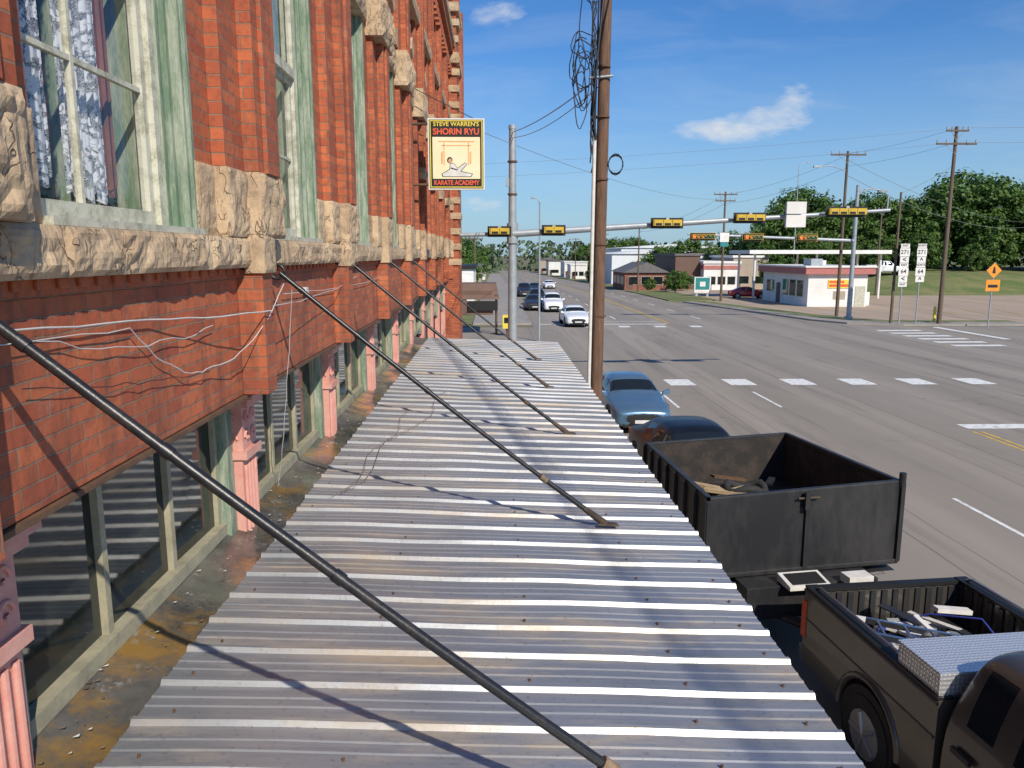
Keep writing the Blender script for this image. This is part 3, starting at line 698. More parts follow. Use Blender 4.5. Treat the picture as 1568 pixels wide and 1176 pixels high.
# ------------------------------------------------------------ signs
for i,(px) in enumerate((29.9,31.15)):
    e=empty('route_sign'); mb=MB('plates'); mb.cyl((px,56,GZ),(px,56,.75),.045,'steel')
    hs=[.32,.62,.45,.32,.62,.45,.34] if i==0 else [.32,.62,.45,.32,.62,.45]
    z=.75
    for j,h in enumerate(hs):
        wd=.36 if abs(h-.62)<.01 else .32
        mb.box(px-wd,px+wd,55.93,55.945,z-h,z-.03,'white')
        if abs(h-.62)<.01: text('271' if j<3 else '64',.42,(px,55.925,z-h/2),'signb',e,'number_%d'%j,bold=.006)
        elif h>.4: text('^' if i else '<',.5,(px,55.925,z-h/2-.05*i),'signb',e,'arrow_%d'%j,bold=.01)
        else: text(['EAST','NORTH'][i],.2,(px,55.925,z-h/2),'signb',e,'word_%d'%j,bold=.004)
        z-=h
    mb.done(e)
mb=MB('warning_sign'); px=35.3
mb.cyl((px,54,GZ),(px,54,-.6),.05,'steel'); c=-1.15; mb.quad([(px-.55,53.93,c),(px,53.93,c-.55),(px+.55,53.93,c),(px,53.93,c+.55)],'orange'); mb.quad([(px-.12,53.92,c-.2),(px+.12,53.92,c-.2),(px+.05,53.92,c+.25),(px-.05,53.92,c+.25)],'signb')
mb.box(px-.5,px+.5,53.92,53.95,-2.6,-1.8,'orange'); mb.box(px-.35,px+.35,53.91,53.92,-2.35,-2.15,'signb'); mb.done()
mb=MB('bollard'); mb.cyl((33.4,57.5,GZ),(33.4,57.5,GZ+1.2),.11,'signY'); mb.cyl((33.4,57.5,GZ+1.2),(33.4,57.5,GZ+1.28),.11,'signY',.04); mb.done()
SGN=empty('shop_pylon_sign'); mb=MB('panel'); zz=g(98); mb.box(25.6,27.7,98,98.3,zz+.5,zz+2.5,'white'); mb.box(25.75,27.55,97.98,98,zz+.9,zz+2.4,'signG'); mb.box(25.8,26.1,98.05,98.2,zz,zz+.5,'steel'); mb.box(27.2,27.5,98.05,98.2,zz,zz+.5,'steel'); mb.box(26.3,27.0,97.96,97.98,zz+1.3,zz+1.9,'white'); mb.done(SGN)

# ------------------------------------------------------------ buildings on the right and far
def windowband(mb,x0,x1,y,z0,z1,n,axis='y',m='cglass'):
    w=(x1-x0)/n
    for i in range(n):
        a=x0+w*i+w*.12; b=x0+w*(i+1)-w*.12
        if axis=='y':
            mb.box(a-.06,b+.06,y-.03,y+.02,z0-.06,z1+.06,'whitef'); mb.box(a,b,y-.04,y-.031,z0,z1,m)
        else:
            mb.box(y-.03,y+.02,a-.06,b+.06,z0-.06,z1+.06,'whitef'); mb.box(y-.04,y-.031,a,b,z0,z1,m)
gz=g(80)
mb=MB('service_station')
mb.box(31.6,37.6,77,90,gz-.3,gz+3.3,'white'); mb.box(31.1,38.1,76.5,90.5,gz+3.3,gz+3.95,'redroof'); mb.box(31.0,38.2,76.4,90.6,gz+3.95,gz+4.1,'white')
windowband(mb,78,84,31.6,gz+1.0,gz+2.6,3,'x'); windowband(mb,86,89,31.6,gz+1.2,gz+2.4,1,'x')
mb.box(31.55,31.6,84.5,85.6,gz,gz+2.2,'brown')
mb.box(33.6,36.0,76.93,77,gz+1.9,gz+2.75,'signY'); mb.box(33.7,35.9,76.9,76.93,gz+2.05,gz+2.3,'signR'); mb.box(33.7,35.2,76.9,76.93,gz+2.42,gz+2.65,'signR')
mb.box(36.4,37.4,76.95,77,gz,gz+2.1,'whitef'); mb.box(34.2,35.4,76.95,77,gz+.8,gz+1.6,'shingletan')
mb.box(30.5,47.6,92,100,gz+5.3,gz+5.75,'white')
mb.box(33,34.2,80,82,gz+4.1,gz+4.8,'steel'); mb.box(35.5,36.3,84,85,gz+4.1,gz+4.6,'white')
for x in (31.5,39,46.8):
    for y in (93,99): mb.cyl((x,y,gz-.3),(x,y,gz+5.3),.14,'white')
mb.box(38.4,38.9,79,82,gz,gz+1.4,'white'); mb.done()
def house(name,x0,x1,y0,y1,zt,wall,roof='shingle',pitch=0,win=3,band=None):
    mb=MB(name); gz=g((y0+y1)/2); b=g(y1)-.5
    mb.box(x0,x1,y0,y1,b,zt,wall)
    if pitch:
        xm=(x0+x1)/2
        mb.prism([(y0-.4,zt),(y1+.4,zt),((y0+y1)/2,zt+pitch)],x0-.4,x1+.4,roof) if (x1-x0)>(y1-y0) else mb.add([(x0-.4,y0-.4,zt),(x1+.4,y0-.4,zt),(xm,y0-.4,zt+pitch),(x0-.4,y1+.4,zt),(x1+.4,y1+.4,zt),(xm,y1+.4,zt+pitch)],[(0,1,2),(3,5,4),(0,2,5,3),(1,4,5,2),(0,3,4,1)],roof)
    else: mb.box(x0-.2,x1+.2,y0-.2,y1+.2,zt,zt+.35,roof)
    if win:
        windowband(mb,x0+.5,x1-.5,y0,gz+1.0,gz+2.2,win); windowband(mb,y0+.5,y1-.5,x0,gz+1.0,gz+2.2,win,'x')
        mb.box(x0+.3,x0+1.3,y0-.03,y0,gz-.1,gz+2.1,'brown')
    if band: mb.box(x0-.1,x1+.1,y0-.1,y1+.1,zt-.9,zt-.3,band)
    return mb.done()
house('brick_house',20.6,27.3,121,133,-2.9,'brick2','shingle',1.6,3)
house('warehouse',24.5,41,160,190,.0,'metalwall','metalwall',.7,0)
house('warehouse',33,60,200,240,1.5,'metalwall','metalwall',1,0)
house('brown_store',29.2,33.2,124,140,-.3,'brown','shingle',0,2)
house('white_store',33.3,39,122,138,-1.5,'white','white',0,3,'redroof')
house('tan_store',39.2,45,126,140,-.6,'shingletan','white',0,2)
house('white_store',36,52,142,150,-.2,'white','shingle',0,0)
house('white_shop',23.5,31,255,270,-2.8,'white','white',0,3)
house('white_shop',21.5,34,300,315,-2.9,'white','shingle',0,3)
house('white_shop',22.5,27,225,235,-3.3,'white','white',0,2)
house('grey_shop',21,29,345,360,-2.6,'shingletan','shingle',1,2)
house('white_shop',-5.5,-1.8,72,82,-1.4,'white','signb',0,2)
house('grey_shop',-12,-2.2,140,160,-2.3,'shingletan','shingle',0,3)
house('white_shop',-12,-2.2,210,230,-3.5,'white','shingle',0,3)
mb=MB('shop_canopy'); mb.box(-2.0,-.1,50,53,-2.6,-2.35,'brown'); mb.box(-2.0,.0,49.9,50,-3.9,-3.0,'brown'); mb.hexa([(-2.4,49.8,-2.9),(.4,49.8,-2.9),(.4,53,-2.9),(-2.4,53,-2.9),(-2.2,50.5,-1.9),(.2,50.5,-1.9),(.2,52.8,-1.9),(-2.2,52.8,-1.9)],'brown')
for x in(-2.2,.2): mb.cyl((x,50,GZ),(x,50,-2.6),.08,'rust')
mb.box(-1.6,0.3,49.7,49.78,-3.6,-3.0,'signb'); mb.done()
mb=MB('newspaper_box'); mb.box(.6,1.15,49,49.5,GZ+.5,GZ+1.35,'signY'); mb.box(.7,1.05,48.98,49,GZ+.85,GZ+1.2,'cglass'); mb.box(.82,.92,49.2,49.3,GZ,GZ+.5,'rust'); mb.done()

# ------------------------------------------------------------ vehicles
import bmesh
def loft(name,st,mats,parent):
    mb=MB(name); rings=[]
    for (y,wl,wb,zb,zbelt,wr,zr) in st:
        half=[(0,zb),(wl*.88,zb),(wl,zb+.14),(wl*1.0,zb+(zbelt-zb)*.6),(wb,zbelt),(wr,zr-.035),(wr*.72,zr),(0,zr+.018)]
        ring=[(x,y,z) for x,z in half]+[(-x,y,z) for x,z in half[-2:0:-1]]
        rings.append(ring)
    n=len(rings[0])
    for i in range(len(rings)-1):
        for j in range(n):
            k=(j+1)%n; jj=min(j,n-1-j)
            mb.add([rings[i][j],rings[i][k],rings[i+1][k],rings[i+1][j]],[(0,1,2,3)],mats(i,jj),True)
    mb.add(rings[0],[tuple(range(n))[::-1]],mats(0,0),True); mb.add(rings[-1],[tuple(range(n))],mats(0,0),True)
    ob=mb.done(parent)
    bm=bmesh.new(); bm.from_mesh(ob.data); bmesh.ops.remove_doubles(bm,verts=bm.verts,dist=.0005); bmesh.ops.recalc_face_normals(bm,faces=bm.faces); bm.to_mesh(ob.data); bm.free()
    s_=ob.modifiers.new('s','SUBSURF'); s_.levels=2; s_.render_levels=2
    return ob
def wheels(mb,xs,ys,r,w):
    for y in ys:
        for s_ in (-1,1):
            mb.cyl((s_*(xs-.25),y,r+.03),(s_*(xs+.012),y,r+.03),r+.07,'dark',n=24)
            mb.cyl((s_*(xs-w),y,r),(s_*(xs+.025),y,r),r,'rubber',n=24); mb.cyl((s_*(xs+.02),y,r),(s_*(xs+.033),y,r),r*.64,'hub',n=16)
            for q in range(5):
                a=q*2*math.pi/5; mb.cyl((s_*(xs+.036),y,r),(s_*(xs+.036),y+r*.58*math.cos(a),r+r*.58*math.sin(a)),.025,'hub',n=6)
def car(name,loc,paint,rotz=0,suv=False,sc=1.0):
    e=empty(name,loc,rotz); e.scale=(sc,sc,sc)
    h=.28 if suv else 0
    st=[(-2.36,.62,.58,.32,.60,.5,.64),(-2.30,.78,.74,.24,.68,.62,.73),(-2.1,.87,.83,.2,.76+h*.5,.68,.82+h*.5),(-1.55,.91,.87,.2,.86+h*.5,.72,.92+h*.5),(-1.02,.92,.89,.2,.93+h*.5,.78,.99+h*.5),(-.94,.92,.89,.2,.94+h*.5,.77,1.03+h*.5),
        (-.22,.92,.88,.2,.96+h*.5,.63,1.38+h),(-.10,.92,.88,.2,.96+h*.5,.62,1.42+h),(.32,.92,.88,.2,.97+h*.5,.62,1.44+h),(.42,.92,.88,.2,.97+h*.5,.62,1.44+h)]
    if suv: st+=[(1.5,.92,.88,.22,1.12,.63,1.70),(1.7,.92,.88,.22,1.12,.63,1.68),(2.1,.91,.87,.24,1.1,.72,1.2),(2.25,.88,.84,.26,1.0,.7,1.06),(2.32,.78,.74,.35,.85,.6,.9)]
    else: st+=[(1.0,.92,.88,.2,.98,.61,1.40),(1.12,.92,.88,.2,.98,.61,1.37),(1.68,.91,.87,.22,.99,.74,1.08),(1.78,.91,.86,.22,.98,.74,1.04),(2.2,.87,.83,.26,.95,.7,1.0),(2.32,.78,.74,.35,.82,.6,.86)]
    def mats(i,s):
        if s==0: return 'dark'
        if s in (5,6) and i in (5,11): return 'cglass'
        if s==4 and i in (6,7,9): return 'cglass'
        return paint
    loft('body',st,mats,e)
    mb=MB('fittings'); wheels(mb,.90,(-1.42,1.38),.33,.22)
    mb.box(-.5,.5,-2.345,-2.26,.42,.60,'dark'); mb.box(-.6,.6,-2.33,-2.2,.24,.36,'dark'); mb.box(-.26,.26,-2.37,-2.30,.36,.46,'board')
    for s_ in (-1,1):
        mb.hexa([(s_*.52,-2.31,.56+h*.3),(s_*.78,-2.15,.58+h*.3),(s_*.80,-2.0,.60+h*.3),(s_*.5,-2.1,.6+h*.3),(s_*.52,-2.27,.70+h*.3),(s_*.77,-2.13,.73+h*.3),(s_*.78,-1.95,.74+h*.3),(s_*.5,-2.1,.74+h*.3)],'head')
        mb.hexa([(s_*.86,-.95,.93+h*.5),(s_*1.10,-.95,.97+h*.5),(s_*1.09,-.80,.97+h*.5),(s_*.86,-.82,.93+h*.5),(s_*.88,-.94,1.04+h*.5),(s_*1.09,-.94,1.12+h*.5),(s_*1.08,-.82,1.12+h*.5),(s_*.88,-.83,1.04+h*.5)],paint)
        mb.box(s_*.7-.12,s_*.7+.12,2.2,2.31,.72,.86,'signR')
        mb.box(s_*.42-.09,s_*.42+.09,-.30,-.22,1.14+h,1.27+h,'dark')
    for x0_,x1_ in ((-.6,-.02),(.02,.62)): mb.cyl((x0_,-.93,1.035+h*.5),(x1_,-.78,1.09+h*.5),.012,'signb',n=6)
    mb.done(e,bevel=.015); return e
car('black_sedan',(4.42,16.45,GZ),'cblack',R(4),sc=1.05); car('blue_sedan',(4.3,24.0,GZ),'cblue',R(1))
car('white_sedan',(6.0,57,GZ),'cwhite',R(2)); car('white_suv',(5.5,72,g(72)),'cwhite',0,True); car('dark_suv',(4.6,81,g(81)),'cdark',0,True); car('dark_sedan',(3.9,74,g(74)),'cdark')
car('white_sedan',(9.4,130,g(130)),'cwhite'); car('dark_sedan',(6.0,112,g(112)),'cdark'); car('dark_suv',(4.0,100,g(100)),'cdark',0,True)
car('red_sedan',(31.2,94,g(94)),'cred',R(82)) 
def pickup(name,loc,rotz,paint,box=True,junk=True):
    e=empty(name,loc,rotz)
    st=[(-2.92,.75,.70,.42,.95,.62,.99),(-2.86,.90,.86,.38,1.02,.74,1.08),(-2.6,.98,.94,.36,1.08,.80,1.14),(-1.5,1.0,.97,.36,1.16,.85,1.22),(-1.4,1.0,.97,.36,1.18,.85,1.26),
        (-.68,1.0,.97,.36,1.26,.76,1.86),(-.55,1.0,.97,.36,1.26,.75,1.93),(-.1,1.0,.97,.36,1.27,.75,1.96),(0.0,1.0,.97,.36,1.27,.75,1.96),(.40,1.0,.97,.36,1.27,.75,1.95),(.49,1.0,.97,.36,1.27,.76,1.88),(.535,1.0,.97,.36,1.27,.80,1.66),(.575,.99,.96,.36,1.24,.88,1.34)]
    def mats(i,s):
        if s==0: return 'dark'
        if s in (5,6) and i in (4,10): return 'cglass'
        if s==4 and i in (5,6,8): return 'cglass'
        return paint
    loft('cab',st,mats,e)
    mb=MB('bed')
    y0,y1=.62,2.95; zt=1.38; cy=1.62; r=.50
    arch=[(cy-r*math.cos(t),.45+r*math.sin(t)) for t in [math.pi*q/14 for q in range(15)]]
    prof=[(y0,.42)]+arch+[(y1-.05,.48),(y1,.62),(y1,zt),(y0,zt)]
    for s_ in (-1,1):
        a,b=(.88,1.0) if s_>0 else (-1.0,-.88); mb.prism(prof,a,b,paint)
        mb.tube([(s_*.985,cy-r*1.04*math.cos(t),.45+r*1.04*math.sin(t)) for t in [math.pi*q/14 for q in range(15)]],.045,paint,8)
        mb.box(min(s_*.86,s_*1.01),max(s_*.86,s_*1.01),y0,y1,zt,zt+.03,'signb')
        mb.tube([(s_*1.0,y0,zt-.03),(s_*1.0,y1,zt-.03)],.022,paint,8)
        mb.tube([(s_*1.0,y0+.02,1.02),(s_*1.0,y1-.02,1.02)],.014,paint,8)
        if box: mb.tube([(s_*.93,y0+.65,zt+.03),(s_*.93,y0+.72,zt+.075),(s_*.93,y1-.2,zt+.075),(s_*.93,y1-.12,zt+.03)],.016,'chrome',8)
        mb.box(min(s_*.87,s_*.68),max(s_*.87,s_*.68),cy-.42,cy+.42,.75,1.02,'black')
        mb.box(min(s_*.90,s_*1.012),max(s_*.90,s_*1.012),y1-.06,y1+.04,.78,1.22,'signR')
    mb.box(-.88,.88,y0,y0+.05,.7,zt-.01,paint); mb.box(-.88,.88,y1-.07,y1,.7,zt-.03,paint); mb.box(-.87,.87,y1-.09,y1+.01,zt-.03,zt+.02,'signb')
    mb.box(-.88,.88,y0,y1,.66,.72,'black')
    for i in range(9): mb.box(-.65+i*.15,-.59+i*.15,y0+.06,y1-.1,.72,.735,'black')
    for i in range(14):
        for s_ in (-1,1): mb.box(min(s_*.86,s_*.88),max(s_*.86,s_*.88),y0+.1+i*.16,y0+.18+i*.16,.73,zt-.02,'black')
    for i in range(12): mb.box(-.8+i*.14,-.73+i*.14,y1-.09,y1-.07,.73,zt-.05,'black')
    mb.box(-.95,.95,y1+.01,y1+.16,.42,.6,'chrome')
    if box:
        zt2=zt+.22
        mb.hexa([(-.99,y0+.02,zt+.032),(.99,y0+.02,zt+.032),(.99,y0+.60,zt+.032),(-.99,y0+.60,zt+.032),(-.99,y0+.02,zt2),(.99,y0+.02,zt2),(.99,y0+.60,zt2),(-.99,y0+.60,zt2)],'diamond')
        mb.box(-.82,.82,y0+.06,y0+.56,.95,zt+.03,'diamond'); mb.box(-1.0,1.0,y0+.01,y0+.61,zt2+.002,zt2+.03,'diamond')
        for x in (-.7,.7): mb.box(x-.06,x+.06,y0+.60,y0+.625,zt2-.12,zt2-.03,'chrome')
    wheels(mb,.985,(-1.95,cy),.39,.26)
    for s_ in (-1,1):
        mb.hexa([(s_*.95,-1.28,1.16),(s_*1.2,-1.25,1.16),(s_*1.2,-1.1,1.16),(s_*.95,-1.14,1.16),(s_*.97,-1.26,1.4),(s_*1.2,-1.23,1.42),(s_*1.19,-1.1,1.42),(s_*.97,-1.14,1.4)],'signb')
        mb.box(min(s_*.995,s_*1.03),max(s_*.995,s_*1.03),.18,.40,1.06,1.11,'signb')
        mb.box(min(s_*.55,s_*.88),max(s_*.55,s_*.88),-2.94,-2.85,.75,.95,'head')
    mb.box(-.5,.5,-2.95,-2.87,.68,.96,'dark'); mb.box(-.9,.9,-2.99,-2.86,.42,.6,'hub')
    mb.done(e,bevel=.012)
    if junk:
        jb=MB('scrap_load'); random.seed(21)
        for i in range(60):
            L=rnd(.3,1.0);w=rnd(.05,.14);a=random.choice([.2,1.2,1.5,.1])+rnd(-.4,.4)
            jb.X=Matrix.Translation((rnd(-.5,.5),rnd(1.55,2.55),rnd(.76,1.24)))@Matrix.Rotation(a,4,'Z')@Matrix.Rotation(rnd(-.25,.25),4,'X')
            m_=['board','black','board','signb','board','steel','board','black'][i%8]
            jb.box(-w/2,w/2,-L/2,L/2,0,rnd(.015,.05),m_)
            if i%6==0: jb.box(-w/2-.015,-w/2,-L/2,L/2,0,.05,'blue')
        jb.X=Matrix.Translation((-.15,1.75,1.25))@Matrix.Rotation(1.25,4,'Z')@Matrix.Rotation(.12,4,'X')
        for x in (-.17,.17): jb.box(x-.02,x+.02,-.6,.7,0,.06,'chrome')
        for q in range(5): jb.cyl((-.17,-.5+q*.27,.03),(.17,-.5+q*.27,.03),.016,'chrome',n=8)
        jb.X=Matrix()
        jb.tube([(.5,1.5,1.15),(.4,1.9,1.42),(.1,2.3,1.30),(-.2,2.5,1.1)],.010,'blue')
        jb.done(e)
    return e
pickup('pickup_truck',(4.90,5.50,GZ),R(5.5),'ctruck')
pickup('white_pickup_truck',(57,112,-2.95),R(85),'cwhite',False,False)

# dump trailer
TR=empty('dump_trailer',(0,0,0))
NL=Vector((2.70,9.25,0)); NR=Vector((5.42,9.72,0)); FR=Vector((5.28,13.4,0)); FL=Vector((2.64,12.95,0))
zt=[-3.07,-3.0,-3.2,-3.26]; zb=[-4.08,-4.08,-4.2,-4.2]
C=[NL,NR,FR,FL]; cen=(NL+NR+FR+FL)/4
def V(p,z): return (p.x,p.y,z)
mb=MB('box')
inn=[c+(cen-c).normalized()*.10 for c in C]
for i in range(4):
    j=(i+1)%4
    mb.quad([V(C[i],zb[i]),V(C[j],zb[j]),V(C[j],zt[j]),V(C[i],zt[i])],'trail')
    mb.quad([V(inn[i],zb[i]),V(inn[j],zb[j]),V(inn[j],zt[j]),V(inn[i],zt[i])],'trailin')
    mb.tube([V(C[i].lerp(inn[i],.5),zt[i]),V(C[j].lerp(inn[j],.5),zt[j])],.05,'trail',4)
    mb.tube([V(C[i],zb[i]),V(C[j],zb[j])],.045,'trail',4)
    nrm=((C[j]-C[i]).cross(Vector((0,0,1)))).normalized()
    nr=[2,7,2,7][i]
    for k in range(nr+1):
        t=k/nr; p_=C[i].lerp(C[j],t); z0=zb[i]+(zb[j]-zb[i])*t; z1=zt[i]+(zt[j]-zt[i])*t
        w=.03; d=(C[j]-C[i]).normalized()*w; o=nrm*.04
        a=p_-d; b=p_+d
        mb.hexa([V(a,z0),V(b,z0),V(b+o,z0),V(a+o,z0),V(a,z1),V(b,z1),V(b+o,z1),V(a+o,z1)],'trail')
mb.quad([V(c,-4.04) for c in inn],'trailin'); mb.quad([V(c,-4.22) for c in C],'trail')
mb.cyl(V(NR,-3.05),V(NR,-2.86),.045,'trail')
mid=NL.lerp(NR,.5); mb.box(mid.x-.06,mid.x+.0,mid.y-.10,mid.y-.05,-3.25,-3.02,'trail'); mb.cyl((mid.x-.15,mid.y-.08,-3.1),(mid.x+.15,mid.y-.03,-3.1),.015,'rdark')
mb.box(3.3,3.42,9.6,13.2,-4.55,-4.24,'trail'); mb.box(4.6,4.72,9.6,13.2,-4.55,-4.24,'trail')
mb.cyl((3.1,9.7,-4.5),(4.15,8.6,-4.6),.06,'trail'); mb.cyl((5.1,9.9,-4.5),(4.2,8.6,-4.6),.06,'trail'); mb.cyl((4.15,8.6,-4.6),(4.2,8.35,-4.6),.07,'hub')
mb.hexa([(3.15,8.95,-4.55),(4.95,9.25,-4.55),(4.9,9.6,-4.55),(3.1,9.3,-4.55),(3.15,8.95,-4.12),(4.95,9.25,-4.12),(4.9,9.6,-4.12),(3.1,9.3,-4.12)],'trail')
mb.hexa([(4.45,8.98,-4.11),(4.78,9.03,-4.11),(4.75,9.23,-4.11),(4.42,9.18,-4.11),(4.45,8.98,-4.0),(4.78,9.03,-4.0),(4.75,9.23,-4.0),(4.42,9.18,-4.0)],'board')
mb.hexa([(3.65,8.85,-4.11),(4.2,8.92,-4.11),(4.15,9.25,-4.11),(3.6,9.17,-4.11),(3.65,8.85,-4.06),(4.2,8.92,-4.06),(4.15,9.25,-4.0),(3.6,9.17,-4.0)],'board')
mb.hexa([(3.70,8.90,-4.053),(4.15,8.96,-4.053),(4.11,9.20,-4.005),(3.66,9.13,-4.005),(3.70,8.90,-4.045),(4.15,8.96,-4.045),(4.11,9.20,-3.998),(3.66,9.13,-3.998)],'signb')
for x in (2.95,5.05):
    for y in (11.1,12.0):
        mb.cyl((x-.11,y,GZ+.37),(x+.11,y,GZ+.37),.37,'rubber',n=20); mb.cyl((x-.12,y,GZ+.37),(x+.12,y,GZ+.37),.2,'hub',n=14)
    mb.box(x-.14,x+.14,10.6,12.5,GZ+.80,GZ+.84,'trail')
mb.cyl((4.15,8.75,GZ),(4.15,8.75,-4.0),.04,'steel')
mb.done(TR,bevel=.006)
jb=MB('debris'); random.seed(8)
for i in range(22):
    L=rnd(.2,.9);w=rnd(.05,.14)
    jb.X=Matrix.Translation((rnd(3.1,4.9),rnd(10.4,12.8),-4.0+rnd(0,.22)))@Matrix.Rotation(rnd(0,3.14),4,'Z')@Matrix.Rotation(rnd(-.3,.3),4,'X')
    jb.box(-w/2,w/2,-L/2,L/2,0,.04,random.choice(['rust','rust','black','trailin']))
# heap of rubbish that carries the planks and the loop of rubber
vs=[];fs=[];NN=12
for i in range(NN+1):
    for j in range(NN+1):
        x=2.95+1.6*i/NN; y=10.9+1.6*j/NN; r_=math.hypot((x-3.72)/.8,(y-11.7)/.8)
        vs.append((x,y,-4.045+.38*max(0,1-r_*r_)*(1+.5*noise.noise(Vector((x*4,y*4,0))))))
for i in range(NN):
    for j in range(NN): a=i*(NN+1)+j; fs.append((a,a+NN+1,a+NN+2,a+1))
jb.X=Matrix(); jb.add(vs,fs,'rdark')
for (x,y,a) in ((3.45,11.7,.9),(3.6,11.45,1.1),(3.9,11.6,2.1)):
    jb.X=Matrix.Translation((x,y,-3.68))@Matrix.Rotation(a,4,'Z'); jb.box(-.06,.06,-.32,.32,0,.05,'plank')
jb.X=Matrix(); 
pts=[Vector((3.95+.3*math.cos(a),11.55+.2*math.sin(a),-3.62+.05*math.sin(a*3))) for a in [q*.5 for q in range(14)]]; jb.tube(pts,.06,'rubber',8)
jb.done(TR)

# ------------------------------------------------------------ trees
def tree_mesh(name,h,rad,seed,leafmat='leaf',leaf=.42,ncl=60,per=70):
    random.seed(seed); mb=MB(name)
    mb.cyl((0,0,-.5),(.1,.1,h*.35),h*.025,'bark',h*.018,n=8); mb.cyl((.1,.1,h*.35),(0,.2,h*.8),h*.018,'bark',h*.005,n=6)
    for i in range(ncl):
        a=rnd(0,6.283); v=rnd(-.95,1); rr=math.sqrt(max(0,1-v*v))*rnd(.5,1.13)
        if v<0: rr=max(rr,.5)
        c=Vector((math.cos(a)*rr*rad,math.sin(a)*rr*rad,h*.53+v*h*.41*rnd(.68,1.1)))
        if i%4==0: mb.cyl((.08,.1,h*rnd(.25,.6)),tuple(c),h*.008,'bark',h*.002,n=5,caps=False)
        cr=rnd(.13,.27)*rad
        vs=[];fs=[]
        for q in range(per):
            d=Vector((random.gauss(0,1),random.gauss(0,1),random.gauss(0,.8))).normalized()*cr*rnd(.5,1.15)
            p=c+d; nrm=(d.normalized()+Vector((rnd(-.6,.6),rnd(-.6,.6),rnd(-.2,.9)))).normalized(); t=nrm.orthogonal().normalized(); b=nrm.cross(t); s_=leaf*rnd(.45,1.1)
            k=len(vs); vs+=[p+t*s_,p+b*s_*.7,p-t*s_,p-b*s_*.7]; fs.append((k,k+1,k+2,k+3))
        mb.add(vs,fs,leafmat)
    ob=mb.done(); me=ob.data; bpy.data.objects.remove(ob); return me
TM=[tree_mesh('tree_a',15,6.4,1,ncl=135,per=80,leaf=.36),tree_mesh('tree_b',13,5.9,2,ncl=120,per=80,leaf=.35),tree_mesh('tree_c',11,4.8,3,ncl=100,per=78,leaf=.33)]
def tree(x,y,s,k,z=None):
    o=bpy.data.objects.new('oak_tree',TM[k]); S.collection.objects.link(o); o.location=(x,y,g(y) if z is None else z); o.scale=(s,s,s*rnd(.88,1.0)); o.rotation_euler[2]=rnd(0,6)
random.seed(5)
for (x,y,s,k,z) in [(49,130,.85,0,-4),(54,134,1.0,0,-3.5),(44,140,.8,1,-6),(60,138,.92,1,-3),(65,134,.9,0,-3),(70,128,.85,1,-3),(75,130,1.0,0,-3),(80,126,1.08,0,-3),(86,122,1.1,1,-3),(92,126,1.15,0,-3),(97,120,1.1,0,-3),(57,145,.95,1,-3),(38,150,.85,2,-6),(34,158,.8,2,-6),(71,140,.9,0,-3),(84,137,1.15,0,-3),(63,128,.7,2,-3),(78,120,.7,2,-3),(90,117,.7,2,-3),(67,122,.45,2,-3),(84,116,.4,2,-3),
    (42,116,.42,2,-5.5),(45,118,.5,2,-5.5),(26.5,112,.32,2,None),(24,118,.2,2,None),(29,118,.3,2,None),(46,128,.55,1,-5),(52,124,.5,1,-4),(67,119,.5,1,-3),(73,117,.42,2,-3),(60,121,.4,2,-3),(57,124,.5,2,-3),
    (-6,100,.55,2,None),(-8,112,.75,1,None),(-5,125,.6,2,None),(-9,135,.8,1,None),(-5,175,.7,2,None),(-7,190,.9,1,None),(-6,245,.8,1,None),(22.5,175,.35,2,None),(40,250,1,1,None),(48,260,1,0,None),(35,280,1,1,None),(-10,88,.6,2,None)]:
    tree(x,y,s,k,z)
mb=MB('distant_treeline'); random.seed(11)
for row,(yy,hh) in enumerate(((330,12),(380,15.5),(430,19))):
    x=-120
    while x<420:
        if not (0<x<22 and yy<400) and not (20<x<36 and yy<340):
            H=hh*(.75+.5*abs(noise.noise(Vector((x*.035,row*5,0))))+.2*noise.noise(Vector((x*.15,row,2))))
            c=Vector((x,yy+rnd(-8,8),g(yy)))
            vs=[];fs=[]
            for q in range(46):
                a=rnd(0,6.28); v=rnd(0,1); rr=5.5*math.sqrt(1-(v*.95)**2)*rnd(.6,1)
                p=c+Vector((math.cos(a)*rr,math.sin(a)*rr,v*H)); nrm=Vector((math.cos(a)+rnd(-.5,.5),math.sin(a)+rnd(-.5,.5),rnd(0,1))).normalized(); t=nrm.orthogonal().normalized(); b=nrm.cross(t); s_=rnd(.7,1.7)
                k=len(vs); vs+=[p+t*s_,p+b*s_*.7,p-t*s_,p-b*s_*.7]; fs.append((k,k+1,k+2,k+3))
            mb.add(vs,fs,'leaf2')
        x+=rnd(3,5)
mb.done()

# ------------------------------------------------------------ world, sun, camera
sd=Vector((.58,-1.15,1)).normalized()
elev=math.asin(sd.z); azi=math.atan2(sd.x,sd.y)
W=NT('World',True); S.world=W.m
sky=W.n('ShaderNodeTexSky'); sky.sky_type='NISHITA'; sky.sun_disc=False; sky.sun_elevation=elev; sky.sun_rotation=azi; sky.altitude=100; sky.air_density=1.1; sky.dust_density=.3; sky.ozone_density=1.5
tc=W.n('ShaderNodeTexCoord'); sp=W.n('ShaderNodeSeparateXYZ'); W.l(tc.outputs['Generated'],sp.inputs[0])
ym=W.math('MAXIMUM',sp.outputs[1],.05); u=W.math('DIVIDE',sp.outputs[0],ym); v=W.math('DIVIDE',sp.outputs[2],ym)
cb=W.n('ShaderNodeCombineXYZ'); W.l(u,cb.inputs[0]); W.l(W.math('MULTIPLY',v,2.2),cb.inputs[1])
nz=W.noise(cb.outputs[0],12,8,.6,.3); nzs=W.noise(cb.outputs[0],34,6,.6,.2)
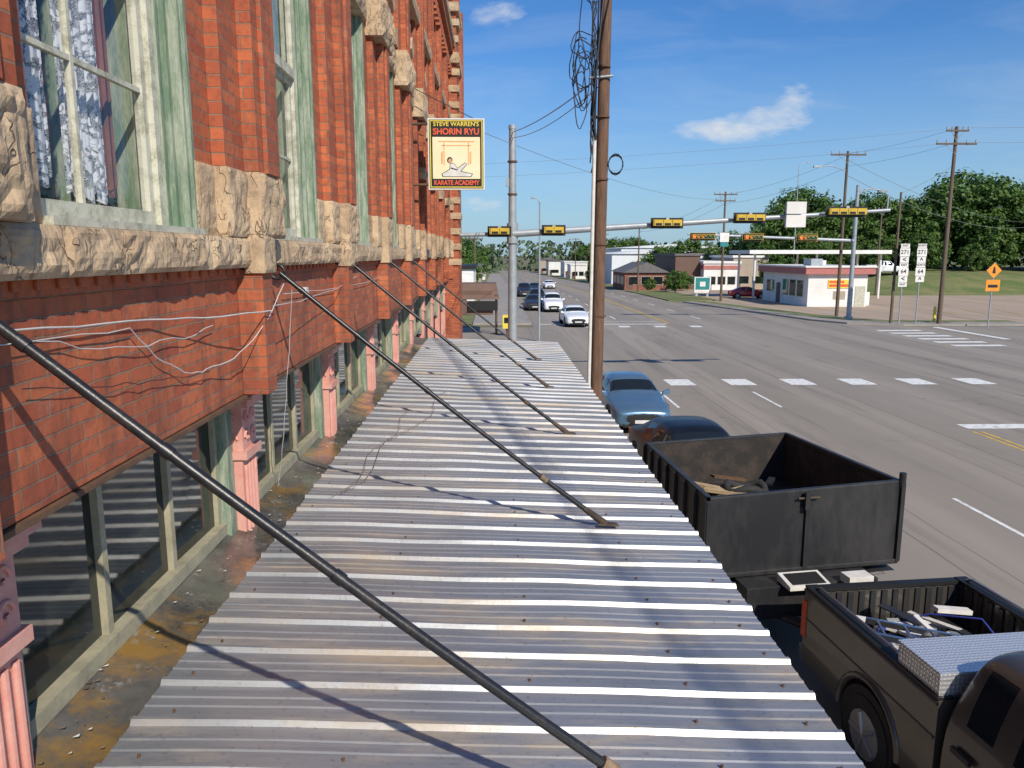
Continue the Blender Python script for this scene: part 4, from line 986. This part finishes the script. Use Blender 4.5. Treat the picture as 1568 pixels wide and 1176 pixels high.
def blob(uc,vc,su,sv):
    a=W.math('DIVIDE',W.math('SUBTRACT',u,uc),su); b=W.math('DIVIDE',W.math('SUBTRACT',v,vc),sv)
    return W.math('SUBTRACT',1.0,W.math('ADD',W.math('MULTIPLY',a,a),W.math('MULTIPLY',b,b)),clamp=True)
b1=W.math('MAXIMUM',blob(.378,.180,.034,.034),W.math('MAXIMUM',blob(.29,.152,.085,.019),blob(.345,.165,.06,.022)))
b1=W.math('MAXIMUM',b1,W.math('MULTIPLY',blob(.005,.288,.05,.02),.45)); b1=W.math('MAXIMUM',b1,W.math('MULTIPLY',blob(-.02,.062,.05,.012),.6))
c1=W.ramp(W.math('MULTIPLY_ADD',W.math('ADD',W.math('MULTIPLY',nz,.55),W.math('MULTIPLY',nzs,.45)),1.6,W.math('MULTIPLY_ADD',b1,.5,-.84)),.08,.66)
c1=W.math('MULTIPLY',c1,W.ramp(b1,0,.35))
cb2=W.n('ShaderNodeCombineXYZ'); W.l(W.math('ADD',u,W.math('MULTIPLY',v,-1.2)),cb2.inputs[0]); W.l(W.math('MULTIPLY',v,5),cb2.inputs[1])
wis=W.math('MULTIPLY',W.ramp(W.noise(cb2.outputs[0],3,6,.6,.5),.48,.8),.20)
fac=W.math('MAXIMUM',c1,wis,clamp=True)
hs=W.n('ShaderNodeHueSaturation'); hs.inputs['Saturation'].default_value=1.2; W.l(sky.outputs[0],hs.inputs['Color'])
base=W.mix(1.0,hs.outputs[0],(.58,.92,1.34),'MULTIPLY')
hz_=W.math('MULTIPLY',W.math('SUBTRACT',1.0,W.ramp(sp.outputs[2],-.02,.24)),.75)
base=W.mix(hz_,base,(3.9,5.6,7.8))
col=W.mix(fac,base,(7.8,8.2,8.8))
bg=W.n('ShaderNodeBackground'); W.l(col,bg.inputs[0]); bg.inputs[1].default_value=.09
wo=W.n('ShaderNodeOutputWorld'); W.l(bg.outputs[0],wo.inputs[0])
sl=bpy.data.lights.new('sun','SUN'); sl.energy=4.9; sl.angle=R(.5); sl.color=(1,.92,.79)
so=bpy.data.objects.new('sun',sl); S.collection.objects.link(so); so.rotation_euler=(-sd).to_track_quat('-Z','Y').to_euler(); so.location=(20,-30,40)
cd=bpy.data.cameras.new('camera'); cam=bpy.data.objects.new('camera',cd); S.collection.objects.link(cam); S.camera=cam
cd.sensor_width=36; cd.lens=27.05; cd.clip_end=5000; cd.clip_start=.05
cam.location=(0,0,0); cam.rotation_euler=(R(90-9.6),0,R(-1.4))
S.view_settings.view_transform='Standard'; S.view_settings.look='None'; S.view_settings.exposure=0
